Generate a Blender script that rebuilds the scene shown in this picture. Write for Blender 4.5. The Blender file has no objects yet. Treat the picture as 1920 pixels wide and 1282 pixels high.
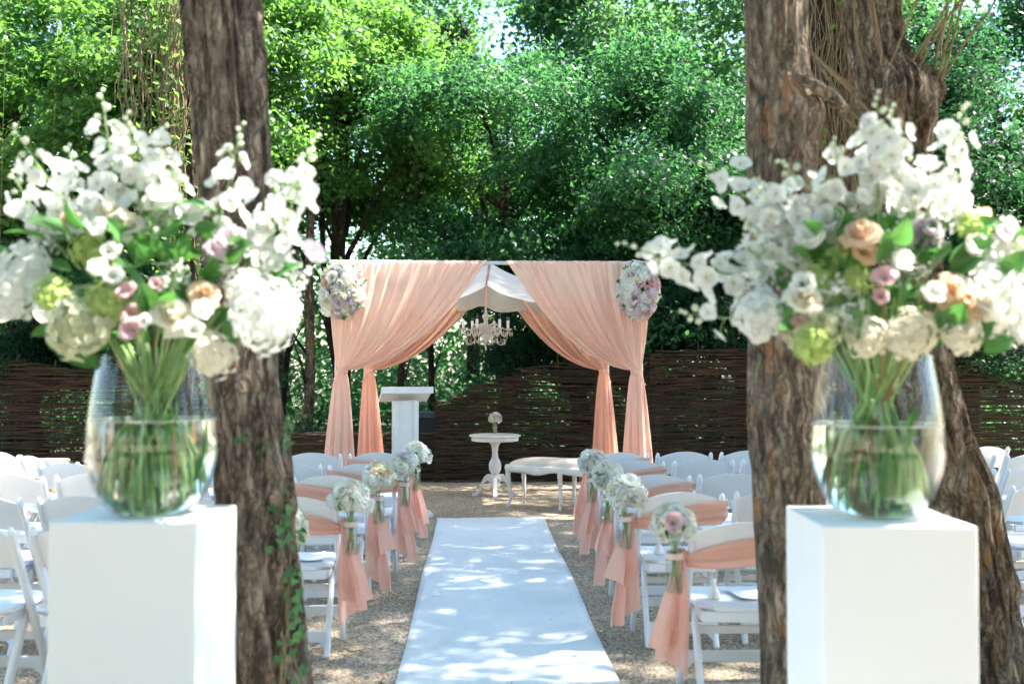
import bpy, bmesh, math, random
import numpy as np
from mathutils import Vector, Matrix, Quaternion, noise

# ------------------------------------------------------------------ camera, sky, sun, exposure
scene = bpy.context.scene
C = scene.collection
R = math.radians

cam_data = bpy.data.cameras.new('camera')
cam_data.sensor_width = 36.0
cam_data.lens = 35.0
cam_data.clip_start = 0.05
cam_data.clip_end = 400.0
cam_data.dof.use_dof = True
cam_data.dof.focus_distance = 8.2
cam_data.dof.aperture_fstop = 2.1
cam = bpy.data.objects.new('camera', cam_data)
C.objects.link(cam)
cam.location = (0.0, 0.0, 1.40)
cam.rotation_euler = (R(90 + 1.62), 0.0, R(-2.08))
scene.camera = cam

SUN_ELEV, SUN_AZ = 57.0, 85.0          # azimuth clockwise from +Y (the aisle direction)
world = bpy.data.worlds.new('World')
scene.world = world
world.use_nodes = True
wn = world.node_tree
wn.nodes.clear()
sky = wn.nodes.new('ShaderNodeTexSky')
sky.sky_type = 'NISHITA'
sky.sun_disc = False
sky.sun_elevation = R(SUN_ELEV)
sky.sun_rotation = R(SUN_AZ)
sky.air_density = 1.2
sky.dust_density = 0.7
sky.ozone_density = 3.0
bg = wn.nodes.new('ShaderNodeBackground')
bg.inputs['Strength'].default_value = 0.095
wo = wn.nodes.new('ShaderNodeOutputWorld')
wn.links.new(sky.outputs['Color'], bg.inputs['Color'])
wn.links.new(bg.outputs['Background'], wo.inputs['Surface'])

sun_data = bpy.data.lights.new('sun', 'SUN')
sun_data.energy = 5.0
sun_data.angle = R(0.53)
sun_data.color = (1.0, 0.95, 0.87)
sun = bpy.data.objects.new('sun', sun_data)
C.objects.link(sun)
sd = Vector((math.sin(R(SUN_AZ)) * math.cos(R(SUN_ELEV)), math.cos(R(SUN_AZ)) * math.cos(R(SUN_ELEV)), math.sin(R(SUN_ELEV))))
sun.rotation_mode = 'QUATERNION'
sun.rotation_quaternion = sd.to_track_quat('Z', 'Y')
sun.location = (8, 4, 14)

vs = scene.view_settings
vs.view_transform = 'Standard'
vs.look = 'None'
vs.gamma = 1.0
vs.exposure = 2.65
vs.use_curve_mapping = False
scene.cycles.use_denoising = True
scene.cycles.max_bounces = 8
scene.cycles.diffuse_bounces = 3
scene.cycles.glossy_bounces = 3
scene.cycles.use_adaptive_sampling = True
scene.cycles.adaptive_threshold = 0.04
scene.cycles.transparent_max_bounces = 16
scene.cycles.transmission_bounces = 8
scene.cycles.sample_clamp_indirect = 8.0

rng = random.Random(7)

# ------------------------------------------------------------------ materials
def mat(name, col, rough=0.6, col2=None, scale=8.0, bump=0.0, bscale=40.0, transl=0.0, tcol=None,
        spec=0.4, stretch=(1, 1, 1), detail=4.0, island=0.0, contrast=(0.35, 0.65), coords='Object', sheen=0.0, objrand=0.0):
    m = bpy.data.materials.new(name)
    m.use_nodes = True
    nt = m.node_tree
    N, L = nt.nodes, nt.links
    p = N['Principled BSDF']
    p.inputs['Roughness'].default_value = rough
    p.inputs['Specular IOR Level'].default_value = spec
    if sheen:
        p.inputs['Sheen Weight'].default_value = sheen
    p.inputs['Base Color'].default_value = (*col, 1)
    out = N['Material Output']
    tc = N.new('ShaderNodeTexCoord')
    mp = N.new('ShaderNodeMapping')
    mp.inputs['Scale'].default_value = stretch
    L.new(tc.outputs[coords], mp.inputs['Vector'])
    csrc = None
    if col2 is not None:
        nz = N.new('ShaderNodeTexNoise')
        nz.inputs['Scale'].default_value = scale
        nz.inputs['Detail'].default_value = detail
        L.new(mp.outputs['Vector'], nz.inputs['Vector'])
        rp = N.new('ShaderNodeValToRGB')
        rp.color_ramp.elements[0].position = contrast[0]
        rp.color_ramp.elements[1].position = contrast[1]
        rp.color_ramp.elements[0].color = (*col, 1)
        rp.color_ramp.elements[1].color = (*col2, 1)
        L.new(nz.outputs['Fac'], rp.inputs['Fac'])
        csrc = rp.outputs['Color']
    if island:
        ge = N.new('ShaderNodeNewGeometry')
        hs = N.new('ShaderNodeHueSaturation')
        mr = N.new('ShaderNodeMapRange')
        mr.inputs['To Min'].default_value = 1 - island
        mr.inputs['To Max'].default_value = 1 + island
        L.new(ge.outputs['Random Per Island'], mr.inputs['Value'])
        L.new(mr.outputs['Result'], hs.inputs['Value'])
        m2 = N.new('ShaderNodeMapRange')
        m2.inputs['To Min'].default_value = 0.5 + island * 0.06
        m2.inputs['To Max'].default_value = 0.5 - island * 0.06
        L.new(ge.outputs['Random Per Island'], m2.inputs['Value'])
        L.new(m2.outputs['Result'], hs.inputs['Hue'])
        if csrc is None:
            hs.inputs['Color'].default_value = (*col, 1)
        else:
            L.new(csrc, hs.inputs['Color'])
        csrc = hs.outputs['Color']
    if objrand:
        oi = N.new('ShaderNodeObjectInfo')
        hs = N.new('ShaderNodeHueSaturation')
        mr = N.new('ShaderNodeMapRange')
        mr.inputs['To Min'].default_value = 1 - objrand
        mr.inputs['To Max'].default_value = 1 + objrand
        L.new(oi.outputs['Random'], mr.inputs['Value'])
        L.new(mr.outputs['Result'], hs.inputs['Value'])
        if csrc is None:
            hs.inputs['Color'].default_value = (*col, 1)
        else:
            L.new(csrc, hs.inputs['Color'])
        csrc = hs.outputs['Color']
    if csrc is not None:
        L.new(csrc, p.inputs['Base Color'])
    if bump:
        nb = N.new('ShaderNodeTexNoise')
        nb.inputs['Scale'].default_value = bscale
        nb.inputs['Detail'].default_value = 5.0
        L.new(mp.outputs['Vector'], nb.inputs['Vector'])
        bp = N.new('ShaderNodeBump')
        bp.inputs['Strength'].default_value = bump
        bp.inputs['Distance'].default_value = 0.02
        L.new(nb.outputs['Fac'], bp.inputs['Height'])
        L.new(bp.outputs['Normal'], p.inputs['Normal'])
    if transl:
        tr = N.new('ShaderNodeBsdfTranslucent')
        if tcol is not None:
            tr.inputs['Color'].default_value = (*tcol, 1)
        elif csrc is not None:
            L.new(csrc, tr.inputs['Color'])
        else:
            tr.inputs['Color'].default_value = (*col, 1)
        mx = N.new('ShaderNodeMixShader')
        mx.inputs['Fac'].default_value = transl
        L.new(p.outputs['BSDF'], mx.inputs[1])
        L.new(tr.outputs['BSDF'], mx.inputs[2])
        L.new(mx.outputs['Shader'], out.inputs['Surface'])
    return m

def clear_glass(name, tint=(0.97, 0.99, 0.98), gloss=1.0):
    m = bpy.data.materials.new(name)
    m.use_nodes = True
    nt = m.node_tree
    N, L = nt.nodes, nt.links
    N.remove(N['Principled BSDF'])
    t = N.new('ShaderNodeBsdfTransparent')
    t.inputs['Color'].default_value = (*tint, 1)
    g = N.new('ShaderNodeBsdfGlossy')
    g.inputs['Roughness'].default_value = 0.02
    fr = N.new('ShaderNodeLayerWeight')
    fr.inputs['Blend'].default_value = 0.5
    pw = N.new('ShaderNodeMath')
    pw.operation = 'POWER'
    pw.inputs[1].default_value = 4.0
    L.new(fr.outputs['Facing'], pw.inputs[0])
    mm = N.new('ShaderNodeMath')
    mm.operation = 'MULTIPLY_ADD'
    mm.inputs[1].default_value = 0.75 * gloss
    mm.inputs[2].default_value = 0.025
    L.new(pw.outputs[0], mm.inputs[0])
    mx = N.new('ShaderNodeMixShader')
    L.new(mm.outputs[0], mx.inputs['Fac'])
    L.new(t.outputs[0], mx.inputs[1])
    L.new(g.outputs[0], mx.inputs[2])
    L.new(mx.outputs[0], N['Material Output'].inputs['Surface'])
    return m

def water_mat():
    m = bpy.data.materials.new('water')
    m.use_nodes = True
    p = m.node_tree.nodes['Principled BSDF']
    p.inputs['Base Color'].default_value = (0.93, 0.98, 0.95, 1)
    p.inputs['Roughness'].default_value = 0.0
    p.inputs['IOR'].default_value = 1.25
    p.inputs['Transmission Weight'].default_value = 1.0
    return m

def bark_mat(name, dark, mid, light, moss=None, orange=None, scale=9.0):
    m = bpy.data.materials.new(name)
    m.use_nodes = True
    nt = m.node_tree
    N, L = nt.nodes, nt.links
    p = N['Principled BSDF']
    p.inputs['Roughness'].default_value = 0.9
    p.inputs['Specular IOR Level'].default_value = 0.2
    tc = N.new('ShaderNodeTexCoord')
    mp = N.new('ShaderNodeMapping')
    mp.inputs['Scale'].default_value = (1, 1, 0.34)
    L.new(tc.outputs['Object'], mp.inputs['Vector'])
    n1 = N.new('ShaderNodeTexNoise')
    n1.inputs['Scale'].default_value = scale * 2.1
    n1.inputs['Detail'].default_value = 8
    n1.inputs['Roughness'].default_value = 0.75
    n1.inputs['Distortion'].default_value = 0.55
    L.new(mp.outputs['Vector'], n1.inputs['Vector'])
    rp = N.new('ShaderNodeValToRGB')
    e = rp.color_ramp.elements
    e[0].position, e[0].color = 0.40, (*dark, 1)
    e[1].position, e[1].color = 0.62, (*light, 1)
    k = e.new(0.5)
    k.color = (*mid, 1)
    L.new(n1.outputs['Fac'], rp.inputs['Fac'])
    # bark plates: stretched cells with cracks between them, warped by noise
    wp = N.new('ShaderNodeTexNoise')
    wp.inputs['Scale'].default_value = 11.0
    wp.inputs['Detail'].default_value = 4
    L.new(tc.outputs['Object'], wp.inputs['Vector'])
    wm = N.new('ShaderNodeVectorMath')
    wm.operation = 'MULTIPLY_ADD'
    wm.inputs[1].default_value = (0.10, 0.10, 0.05)
    L.new(wp.outputs['Color'], wm.inputs[0])
    ms = N.new('ShaderNodeMapping')
    ms.inputs['Scale'].default_value = (1, 1, 0.13)
    L.new(tc.outputs['Object'], ms.inputs['Vector'])
    L.new(ms.outputs['Vector'], wm.inputs[2])
    vo = N.new('ShaderNodeTexVoronoi')
    vo.feature = 'DISTANCE_TO_EDGE'
    vo.inputs['Scale'].default_value = scale * 3.4
    L.new(wm.outputs['Vector'], vo.inputs['Vector'])
    cr = N.new('ShaderNodeMapRange')
    cr.inputs['From Min'].default_value = 0.0
    cr.inputs['From Max'].default_value = 0.22
    cr.inputs['To Min'].default_value = 0.38
    L.new(vo.outputs['Distance'], cr.inputs['Value'])
    ck = N.new('ShaderNodeMix')
    ck.data_type = 'RGBA'
    L.new(cr.outputs['Result'], ck.inputs['Factor'])
    ck.inputs['A'].default_value = (dark[0] * .7, dark[1] * .7, dark[2] * .7, 1)
    L.new(rp.outputs['Color'], ck.inputs['B'])
    src = ck.outputs['Result']
    hgt = N.new('ShaderNodeMath')
    hgt.operation = 'MULTIPLY_ADD'
    hgt.inputs[1].default_value = 0.8
    L.new(cr.outputs['Result'], hgt.inputs[0])
    L.new(n1.outputs['Fac'], hgt.inputs[2])
    def patch(src, colr, sc, lo, hi, seed):
        n = N.new('ShaderNodeTexNoise')
        n.noise_dimensions = '4D'
        n.inputs['W'].default_value = seed
        n.inputs['Scale'].default_value = sc
        n.inputs['Detail'].default_value = 6
        n.inputs['Roughness'].default_value = 0.65
        L.new(mp.outputs['Vector'] if seed < 5 else tc.outputs['Object'], n.inputs['Vector'])
        r = N.new('ShaderNodeMapRange')
        r.inputs['From Min'].default_value = lo
        r.inputs['From Max'].default_value = hi
        L.new(n.outputs['Fac'], r.inputs['Value'])
        mx = N.new('ShaderNodeMix')
        mx.data_type = 'RGBA'
        L.new(r.outputs['Result'], mx.inputs['Factor'])
        L.new(src, mx.inputs['A'])
        mx.inputs['B'].default_value = (*colr, 1)
        return mx.outputs['Result']
    if orange:
        src = patch(src, orange, scale * 1.6, 0.56, 0.68, 2.0)
    if moss:
        src = patch(src, moss, scale * 0.55, 0.56, 0.72, 8.0)
    src = patch(src, (0.42, 0.43, 0.38), scale * 1.2, 0.70, 0.78, 12.0)
    L.new(src, p.inputs['Base Color'])
    bp = N.new('ShaderNodeBump')
    bp.inputs['Strength'].default_value = 1.0
    bp.inputs['Distance'].default_value = 0.035
    L.new(hgt.outputs[0], bp.inputs['Height'])
    L.new(bp.outputs['Normal'], p.inputs['Normal'])
    return m

def gravel_mat():
    m = bpy.data.materials.new('gravel')
    m.use_nodes = True
    nt = m.node_tree
    N, L = nt.nodes, nt.links
    p = N['Principled BSDF']
    p.inputs['Roughness'].default_value = 0.9
    p.inputs['Specular IOR Level'].default_value = 0.2
    tc = N.new('ShaderNodeTexCoord')
    v = N.new('ShaderNodeTexVoronoi')
    v.inputs['Scale'].default_value = 105
    L.new(tc.outputs['Object'], v.inputs['Vector'])
    rp = N.new('ShaderNodeValToRGB')
    e = rp.color_ramp.elements
    e[0].position, e[0].color = 0.0, (0.15, 0.105, 0.065, 1)
    e[1].position, e[1].color = 1.0, (0.71, 0.59, 0.46, 1)
    k = e.new(0.45)
    k.color = (0.43, 0.335, 0.24, 1)
    sep = N.new('ShaderNodeSeparateColor')
    L.new(v.outputs['Color'], sep.inputs['Color'])
    L.new(sep.outputs['Red'], rp.inputs['Fac'])
    n = N.new('ShaderNodeTexNoise')
    n.inputs['Scale'].default_value = 1.1
    n.inputs['Detail'].default_value = 7
    L.new(tc.outputs['Object'], n.inputs['Vector'])
    mr = N.new('ShaderNodeMapRange')
    mr.inputs['From Min'].default_value = 0.35
    mr.inputs['From Max'].default_value = 0.7
    mr.inputs['To Min'].default_value = 1.1
    mr.inputs['To Max'].default_value = 0.7
    L.new(n.outputs['Fac'], mr.inputs['Value'])
    hs = N.new('ShaderNodeHueSaturation')
    L.new(rp.outputs['Color'], hs.inputs['Color'])
    L.new(mr.outputs['Result'], hs.inputs['Value'])
    L.new(hs.outputs['Color'], p.inputs['Base Color'])
    bp = N.new('ShaderNodeBump')
    bp.inputs['Strength'].default_value = 1.0
    bp.inputs['Distance'].default_value = 0.008
    bp.invert = True
    L.new(v.outputs['Distance'], bp.inputs['Height'])
    L.new(bp.outputs['Normal'], p.inputs['Normal'])
    return m

M = {}
M['gravel'] = gravel_mat()
M['stone'] = mat('stone', (0.50, 0.38, 0.26), 0.9, island=0.5, spec=0.2)
M['forest_floor'] = mat('forest_floor', (0.035, 0.04, 0.018), 0.95, (0.10, 0.085, 0.045), 3.0, 0.6, 30)
M['runner'] = mat('runner', (0.77, 0.78, 0.77), 0.85, (0.70, 0.72, 0.72), 2.2, 0.25, 260, spec=0.15, sheen=0.1)
M['chair'] = mat('chair_resin', (0.80, 0.81, 0.82), 0.38, (0.75, 0.77, 0.79), 6.0, 0.05, 60)
M['chair_pad'] = mat('chair_pad', (0.82, 0.82, 0.82), 0.5, (0.77, 0.78, 0.79), 9.0, 0.08, 90)
M['plinth'] = mat('plinth_paint', (0.80, 0.80, 0.79), 0.45, (0.77, 0.78, 0.78), 2.5, 0.02, 14)
M['lectern'] = mat('lectern_paint', (0.80, 0.80, 0.79), 0.4, (0.75, 0.75, 0.74), 7.0, 0.05, 40)
M['furniture'] = mat('cream_paint', (0.72, 0.69, 0.65), 0.5, (0.62, 0.59, 0.55), 14.0, 0.12, 60)
M['cushion'] = mat('cushion', (0.72, 0.60, 0.50), 0.85, (0.67, 0.55, 0.45), 30.0, 0.3, 240, sheen=0.2)
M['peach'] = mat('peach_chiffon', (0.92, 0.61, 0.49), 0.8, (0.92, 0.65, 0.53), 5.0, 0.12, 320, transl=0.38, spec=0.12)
M['peach_shaded'] = mat('peach_chiffon_shaded', (0.84, 0.48, 0.36), 0.85, (0.84, 0.51, 0.39), 4.0, 0.12, 320, transl=0.35, spec=0.1)  # darker copy of the peach chiffon, carrying the shade inside the pavilion
M['sash'] = mat('sash_chiffon', (0.93, 0.56, 0.45), 0.75, (0.93, 0.59, 0.48), 12.0, 0.10, 300, transl=0.42, spec=0.1)
M['ribbon'] = mat('ribbon', (0.88, 0.66, 0.58), 0.5, transl=0.25)
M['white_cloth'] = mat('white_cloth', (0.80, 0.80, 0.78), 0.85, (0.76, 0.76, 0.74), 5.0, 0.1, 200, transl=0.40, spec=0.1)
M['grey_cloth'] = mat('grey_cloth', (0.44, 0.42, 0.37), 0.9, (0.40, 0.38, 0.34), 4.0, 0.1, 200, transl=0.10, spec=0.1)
M['steel'] = mat('steel_tube', (0.55, 0.55, 0.55), 0.4)
M['bark_left'] = bark_mat('bark_left', (0.075, 0.055, 0.040), (0.29, 0.22, 0.165), (0.48, 0.39, 0.30))
M['bark_right'] = bark_mat('bark_right', (0.08, 0.065, 0.048), (0.29, 0.225, 0.16), (0.46, 0.37, 0.28), moss=(0.07, 0.075, 0.03), orange=(0.46, 0.22, 0.10))
M['bark_willow'] = bark_mat('bark_willow', (0.07, 0.05, 0.034), (0.26, 0.195, 0.13), (0.50, 0.40, 0.29), orange=(0.30, 0.16, 0.07), scale=8.0)
M['bark_dark'] = bark_mat('bark_dark', (0.025, 0.02, 0.014), (0.06, 0.046, 0.032), (0.12, 0.095, 0.07), scale=7.0)
M['twig'] = mat('twig', (0.13, 0.095, 0.05), 0.8, (0.22, 0.165, 0.09), 20.0)
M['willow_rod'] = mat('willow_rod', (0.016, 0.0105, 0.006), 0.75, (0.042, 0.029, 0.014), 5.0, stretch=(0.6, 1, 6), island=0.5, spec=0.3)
M['stake'] = mat('stake', (0.07, 0.055, 0.038), 0.9, (0.12, 0.10, 0.07), 12.0, 0.4, 40)
M['timber'] = mat('timber', (0.24, 0.11, 0.055), 0.8, (0.34, 0.17, 0.085), 10.0, 0.3, 40, stretch=(0.2, 1, 3))
M['straw'] = mat('straw', (0.50, 0.36, 0.17), 0.8, island=0.4)
M['bin'] = mat('bin_plastic', (0.03, 0.04, 0.045), 0.5, (0.045, 0.055, 0.06), 5.0)
def leaf_mat(name, col, tcol, island=0.38, rough=0.55, tr=0.42, spec=0.3):
    return mat(name, col, rough, island=island, transl=tr, tcol=tcol, spec=spec)
M['leaf_oak'] = leaf_mat('leaf_oak', (0.040, 0.110, 0.032), (0.20, 0.43, 0.06))
M['leaf_holly'] = leaf_mat('leaf_holly', (0.024, 0.085, 0.036), (0.10, 0.31, 0.08), rough=0.45)
M['leaf_deep'] = leaf_mat('leaf_deep', (0.014, 0.055, 0.026), (0.05, 0.18, 0.05))
M['leaf_far'] = leaf_mat('leaf_far', (0.038, 0.105, 0.038), (0.14, 0.34, 0.08))
M['leaf_willow'] = leaf_mat('leaf_willow', (0.09, 0.17, 0.05), (0.22, 0.38, 0.07))
M['leaf_florist'] = mat('leaf_florist', (0.05, 0.16, 0.04), 0.45, (0.10, 0.25, 0.07), 12.0, 0.1, 60, transl=0.25, tcol=(0.12, 0.35, 0.06), objrand=0.35)
M['ivy'] = mat('ivy', (0.045, 0.14, 0.035), 0.45, (0.09, 0.22, 0.06), 30.0, transl=0.25, objrand=0.45)
M['stem'] = mat('stem', (0.25, 0.42, 0.14), 0.45, (0.38, 0.53, 0.24), 10.0, transl=0.15, objrand=0.3)
M['stem_brown'] = mat('stem_brown', (0.30, 0.17, 0.07), 0.6)
def petal(name, col, c2=None, tr=0.45):
    return mat(name, col, 0.8, c2, 25.0, 0.25, 160, transl=tr, spec=0.1, objrand=0.06)
M['petal_white'] = petal('petal_white', (0.89, 0.89, 0.85), (0.87, 0.88, 0.81))
M['petal_cream'] = petal('petal_cream', (0.87, 0.82, 0.66), (0.86, 0.84, 0.74))
M['petal_blush'] = petal('petal_blush', (0.78, 0.76, 0.62), (0.74, 0.80, 0.50))
M['petal_green'] = petal('petal_green', (0.50, 0.66, 0.20), (0.64, 0.75, 0.33))
M['petal_pink'] = petal('petal_pink', (0.80, 0.54, 0.57), (0.84, 0.68, 0.67))
M['petal_lilac'] = petal('petal_lilac', (0.76, 0.65, 0.72), (0.82, 0.74, 0.77))
M['petal_peach'] = petal('petal_peach', (0.86, 0.60, 0.40), (0.86, 0.72, 0.56))
M['bud'] = petal('bud', (0.68, 0.76, 0.50), (0.80, 0.82, 0.68), 0.2)
M['flower_eye'] = mat('flower_eye', (0.36, 0.42, 0.10), 0.7)
M['glass'] = clear_glass('clear_glass')
M['jar_glass'] = clear_glass('jar_glass', (0.90, 0.93, 0.92), 1.25)
M['water'] = water_mat()
M['crystal'] = mat('crystal', (0.66, 0.62, 0.54), 0.12, transl=0.35, spec=0.9)
M['candle'] = mat('candle_sleeve', (0.82, 0.78, 0.70), 0.4)
M['lantern'] = mat('lantern_paper', (0.80, 0.80, 0.78), 0.8, transl=0.4)
M['paper'] = mat('paper', (0.80, 0.80, 0.80), 0.6)

# ------------------------------------------------------------------ mesh helpers
class MB:
    def __init__(s):
        s.v, s.f = [], []
    def add(s, vs, fs):
        o = len(s.v)
        s.v.extend([tuple(p) for p in vs])
        s.f.extend([tuple(i + o for i in q) for q in fs])
        return s
    def bar(s, p0, p1, w, t, side=(1, 0, 0), ch=0.25):
        """a chamfered bar of section w (along side) by t from p0 to p1"""
        p0, p1 = Vector(p0), Vector(p1)
        d = (p1 - p0).normalized()
        a = Vector(side)
        a = (a - d * a.dot(d)).normalized()
        b = d.cross(a)
        c = min(w, t) * ch
        hw, ht = w / 2, t / 2
        prof = [(hw - c, -ht), (hw, -ht + c), (hw, ht - c), (hw - c, ht), (-hw + c, ht), (-hw, ht - c), (-hw, -ht + c), (-hw + c, -ht)]
        rings = []
        L = (p1 - p0).length
        e = min(c, L * .2)
        for q, ins in ((0, e), (e / L, 0), (1 - e / L, 0), (1, e)):
            rings.append([p0 + (p1 - p0) * q + a * (x - math.copysign(min(ins, abs(x)), x)) + b * (y - math.copysign(min(ins, abs(y)), y)) for x, y in prof])
        vs = [p for r in rings for p in r]
        fs = []
        for i in range(3):
            for j in range(8):
                fs.append((i * 8 + j, i * 8 + (j + 1) % 8, i * 8 + 8 + (j + 1) % 8, i * 8 + 8 + j))
        fs.append(tuple(range(7, -1, -1)))
        fs.append(tuple(range(24, 32)))
        return s.add(vs, fs)
    def box(s, c, size, ch=0.1, rz=0.0):
        cx, cy, cz = c
        sx, sy, sz = size
        ax = Vector((math.cos(rz), math.sin(rz), 0))
        return s.bar((cx, cy, cz - sz / 2), (cx, cy, cz + sz / 2), sx, sy, ax, ch)
    def tube(s, pts, rad, n=8, caps=True):
        pts = [Vector(p) for p in pts]
        if not hasattr(rad, '__len__'):
            rad = [rad] * len(pts)
        t0 = (pts[1] - pts[0]).normalized()
        up = Vector((0, 0, 1)) if abs(t0.z) < 0.9 else Vector((1, 0, 0))
        a = t0.cross(up).normalized()
        vs, fs = [], []
        for i, p in enumerate(pts):
            t = (pts[min(i + 1, len(pts) - 1)] - pts[max(i - 1, 0)])
            t = t.normalized() if t.length > 1e-9 else t0
            a = (a - t * a.dot(t))
            a = a.normalized() if a.length > 1e-6 else t.orthogonal().normalized()
            b = t.cross(a)
            for j in range(n):
                an = 2 * math.pi * j / n
                vs.append(p + (a * math.cos(an) + b * math.sin(an)) * rad[i])
        for i in range(len(pts) - 1):
            for j in range(n):
                fs.append((i * n + j, i * n + (j + 1) % n, (i + 1) * n + (j + 1) % n, (i + 1) * n + j))
        if caps:
            fs.append(tuple(range(n - 1, -1, -1)))
            fs.append(tuple(range((len(pts) - 1) * n, len(pts) * n)))
        return s.add(vs, fs)
    def lathe(s, prof, n=32, c=(0, 0, 0), fn=None):
        vs, fs = [], []
        for i, (r, z) in enumerate(prof):
            for j in range(n):
                an = 2 * math.pi * j / n
                rr = r if fn is None else r * fn(an, z)
                vs.append((c[0] + rr * math.cos(an), c[1] + rr * math.sin(an), c[2] + z))
        for i in range(len(prof) - 1):
            for j in range(n):
                fs.append((i * n + j, i * n + (j + 1) % n, (i + 1) * n + (j + 1) % n, (i + 1) * n + j))
        if prof[0][0] > 1e-5:
            fs.append(tuple(range(n - 1, -1, -1)))
        if prof[-1][0] > 1e-5:
            fs.append(tuple(range((len(prof) - 1) * n, len(prof) * n)))
        return s.add(vs, fs)
    def grid(s, nu, nv, fn, closed=False):
        vs = [fn(i / (nu if closed else nu - 1), j / (nv - 1)) for j in range(nv) for i in range(nu)]
        fs = []
        for j in range(nv - 1):
            for i in range(nu if closed else nu - 1):
                k = (i + 1) % nu
                fs.append((j * nu + i, j * nu + k, (j + 1) * nu + k, (j + 1) * nu + i))
        return s.add(vs, fs)
    def mesh(s, name, smooth=True):
        me = bpy.data.meshes.new(name)
        me.from_pydata([tuple(p) for p in s.v], [], s.f)
        if smooth:
            me.polygons.foreach_set('use_smooth', [True] * len(me.polygons))
            me.set_sharp_from_angle(angle=R(38))
        me.update()
        return me

def obj(name, me, m=None, parent=None, loc=(0, 0, 0), rot=(0, 0, 0), scale=1.0, quat=None, smooth=True):
    if isinstance(me, MB):
        me = me.mesh(name, smooth)
    if m is not None and len(me.materials) == 0:
        me.materials.append(M[m] if isinstance(m, str) else m)
    o = bpy.data.objects.new(name, me)
    C.objects.link(o)
    o.parent = parent
    o.location = loc
    if quat is not None:
        o.rotation_mode = 'QUATERNION'
        o.rotation_quaternion = quat
    else:
        o.rotation_euler = rot
    o.scale = (scale,) * 3 if not hasattr(scale, '__len__') else scale
    return o

def tag(o, label, cat, group=None, kind=None):
    if label: o['label'] = label
    if cat: o['category'] = cat
    if group: o['group'] = group
    if kind: o['kind'] = kind
    return o

def thing(name, label, cat, loc=(0, 0, 0), rz=0.0, group=None):
    o = bpy.data.objects.new(name, None)
    o.empty_display_size = 0.1
    C.objects.link(o)
    o.location = loc
    o.rotation_euler = (0, 0, rz)
    return tag(o, label, cat, group)

def zquat(d, roll=0.0):
    d = Vector(d).normalized()
    q = Vector((0, 0, 1)).rotation_difference(d)
    return q @ Quaternion((0, 0, 1), roll)

def lerp(a, b, t):
    return a + (b - a) * t

def quads_mesh(name, P):
    """P: (n, k, 3) array, one k-gon island per row"""
    n, k = P.shape[0], P.shape[1]
    me = bpy.data.meshes.new(name)
    me.vertices.add(n * k)
    me.vertices.foreach_set('co', P.astype(np.float32).ravel())
    me.loops.add(n * k)
    me.loops.foreach_set('vertex_index', np.arange(n * k, dtype=np.int32))
    me.polygons.add(n)
    me.polygons.foreach_set('loop_start', np.arange(0, n * k, k, dtype=np.int32))
    me.polygons.foreach_set('loop_total', np.full(n, k, dtype=np.int32))
    me.update(calc_edges=True)
    return me

def leaf_cloud(name, centres, normals, length, width, seed, jit=0.9):
    """bent diamond leaves at the given points"""
    g = np.random.default_rng(seed)
    n = len(centres)
    nrm = normals + g.normal(0, jit, (n, 3))
    nrm /= np.linalg.norm(nrm, axis=1, keepdims=True) + 1e-9
    t = g.normal(0, 1, (n, 3))
    t -= nrm * (t * nrm).sum(1, keepdims=True)
    t /= np.linalg.norm(t, axis=1, keepdims=True) + 1e-9
    b = np.cross(nrm, t)
    l = (length * g.uniform(0.65, 1.25, (n, 1)))
    w = l * width / length * g.uniform(0.8, 1.2, (n, 1))
    a = centres - t * l * 0.5
    mid = centres + t * l * 0.05 + nrm * l * 0.12
    tip = centres + t * l * 0.5 - nrm * l * 0.06
    P = np.stack([a, mid + b * w * 0.5 - nrm * w * .08, tip, mid - b * w * 0.5 - nrm * w * .08], axis=1)
    return quads_mesh(name, P)

def crown_points(seed, rx, ry, rz, nclump, per, clump_r, hollow=0.45, flat=0.7, lobes=5):
    """leaf centres grouped in twig-end clumps filling a lobed crown"""
    g = np.random.default_rng(seed)
    lob = g.normal(0, 1, (lobes, 3))
    lob /= np.linalg.norm(lob, axis=1, keepdims=True)
    amp = g.uniform(0.1, 0.35, lobes)
    nb = max(8, nclump // 13)
    bs, bn = [], []
    while len(bs) < nb:
        d = g.normal(0, 1, 3)
        d /= np.linalg.norm(d)
        r = hollow + (1 - hollow) * g.uniform() ** 0.5
        f = 0.74 + sum(a * max(0, d @ q) ** 3 for a, q in zip(amp, lob))
        bs.append(d * r * f * np.array([rx, ry, rz]))
        bn.append(d)
    bs, bn = np.array(bs), np.array(bn)
    bi = np.concatenate([np.arange(nb), g.integers(0, nb, nclump - nb)])
    br = g.uniform(0.6, 1.3, nb)[bi][:, None]
    cs = bs[bi] + g.normal(0, 1, (nclump, 3)) * br * min(rx, ry) * np.array([.17, .17, .085])
    ns = bn[bi] + g.normal(0, .25, (nclump, 3))
    cs[:, 2] -= 0.25 * np.linalg.norm((cs - bs[bi])[:, :2], axis=1)
    sz = g.uniform(0.55, 1.35, nclump)
    cnt = np.maximum(6, (per * sz ** 2)).astype(int)
    idx = np.repeat(np.arange(nclump), cnt)
    off = g.normal(0, 1, (len(idx), 3)) * (clump_r * sz[idx])[:, None] * np.array([1, 1, flat])
    P = cs[idx] + off
    nr = ns[idx] * 0.5 + np.array([0, 0, 0.9]) + off / clump_r * 0.25
    return P, nr, cs

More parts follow.
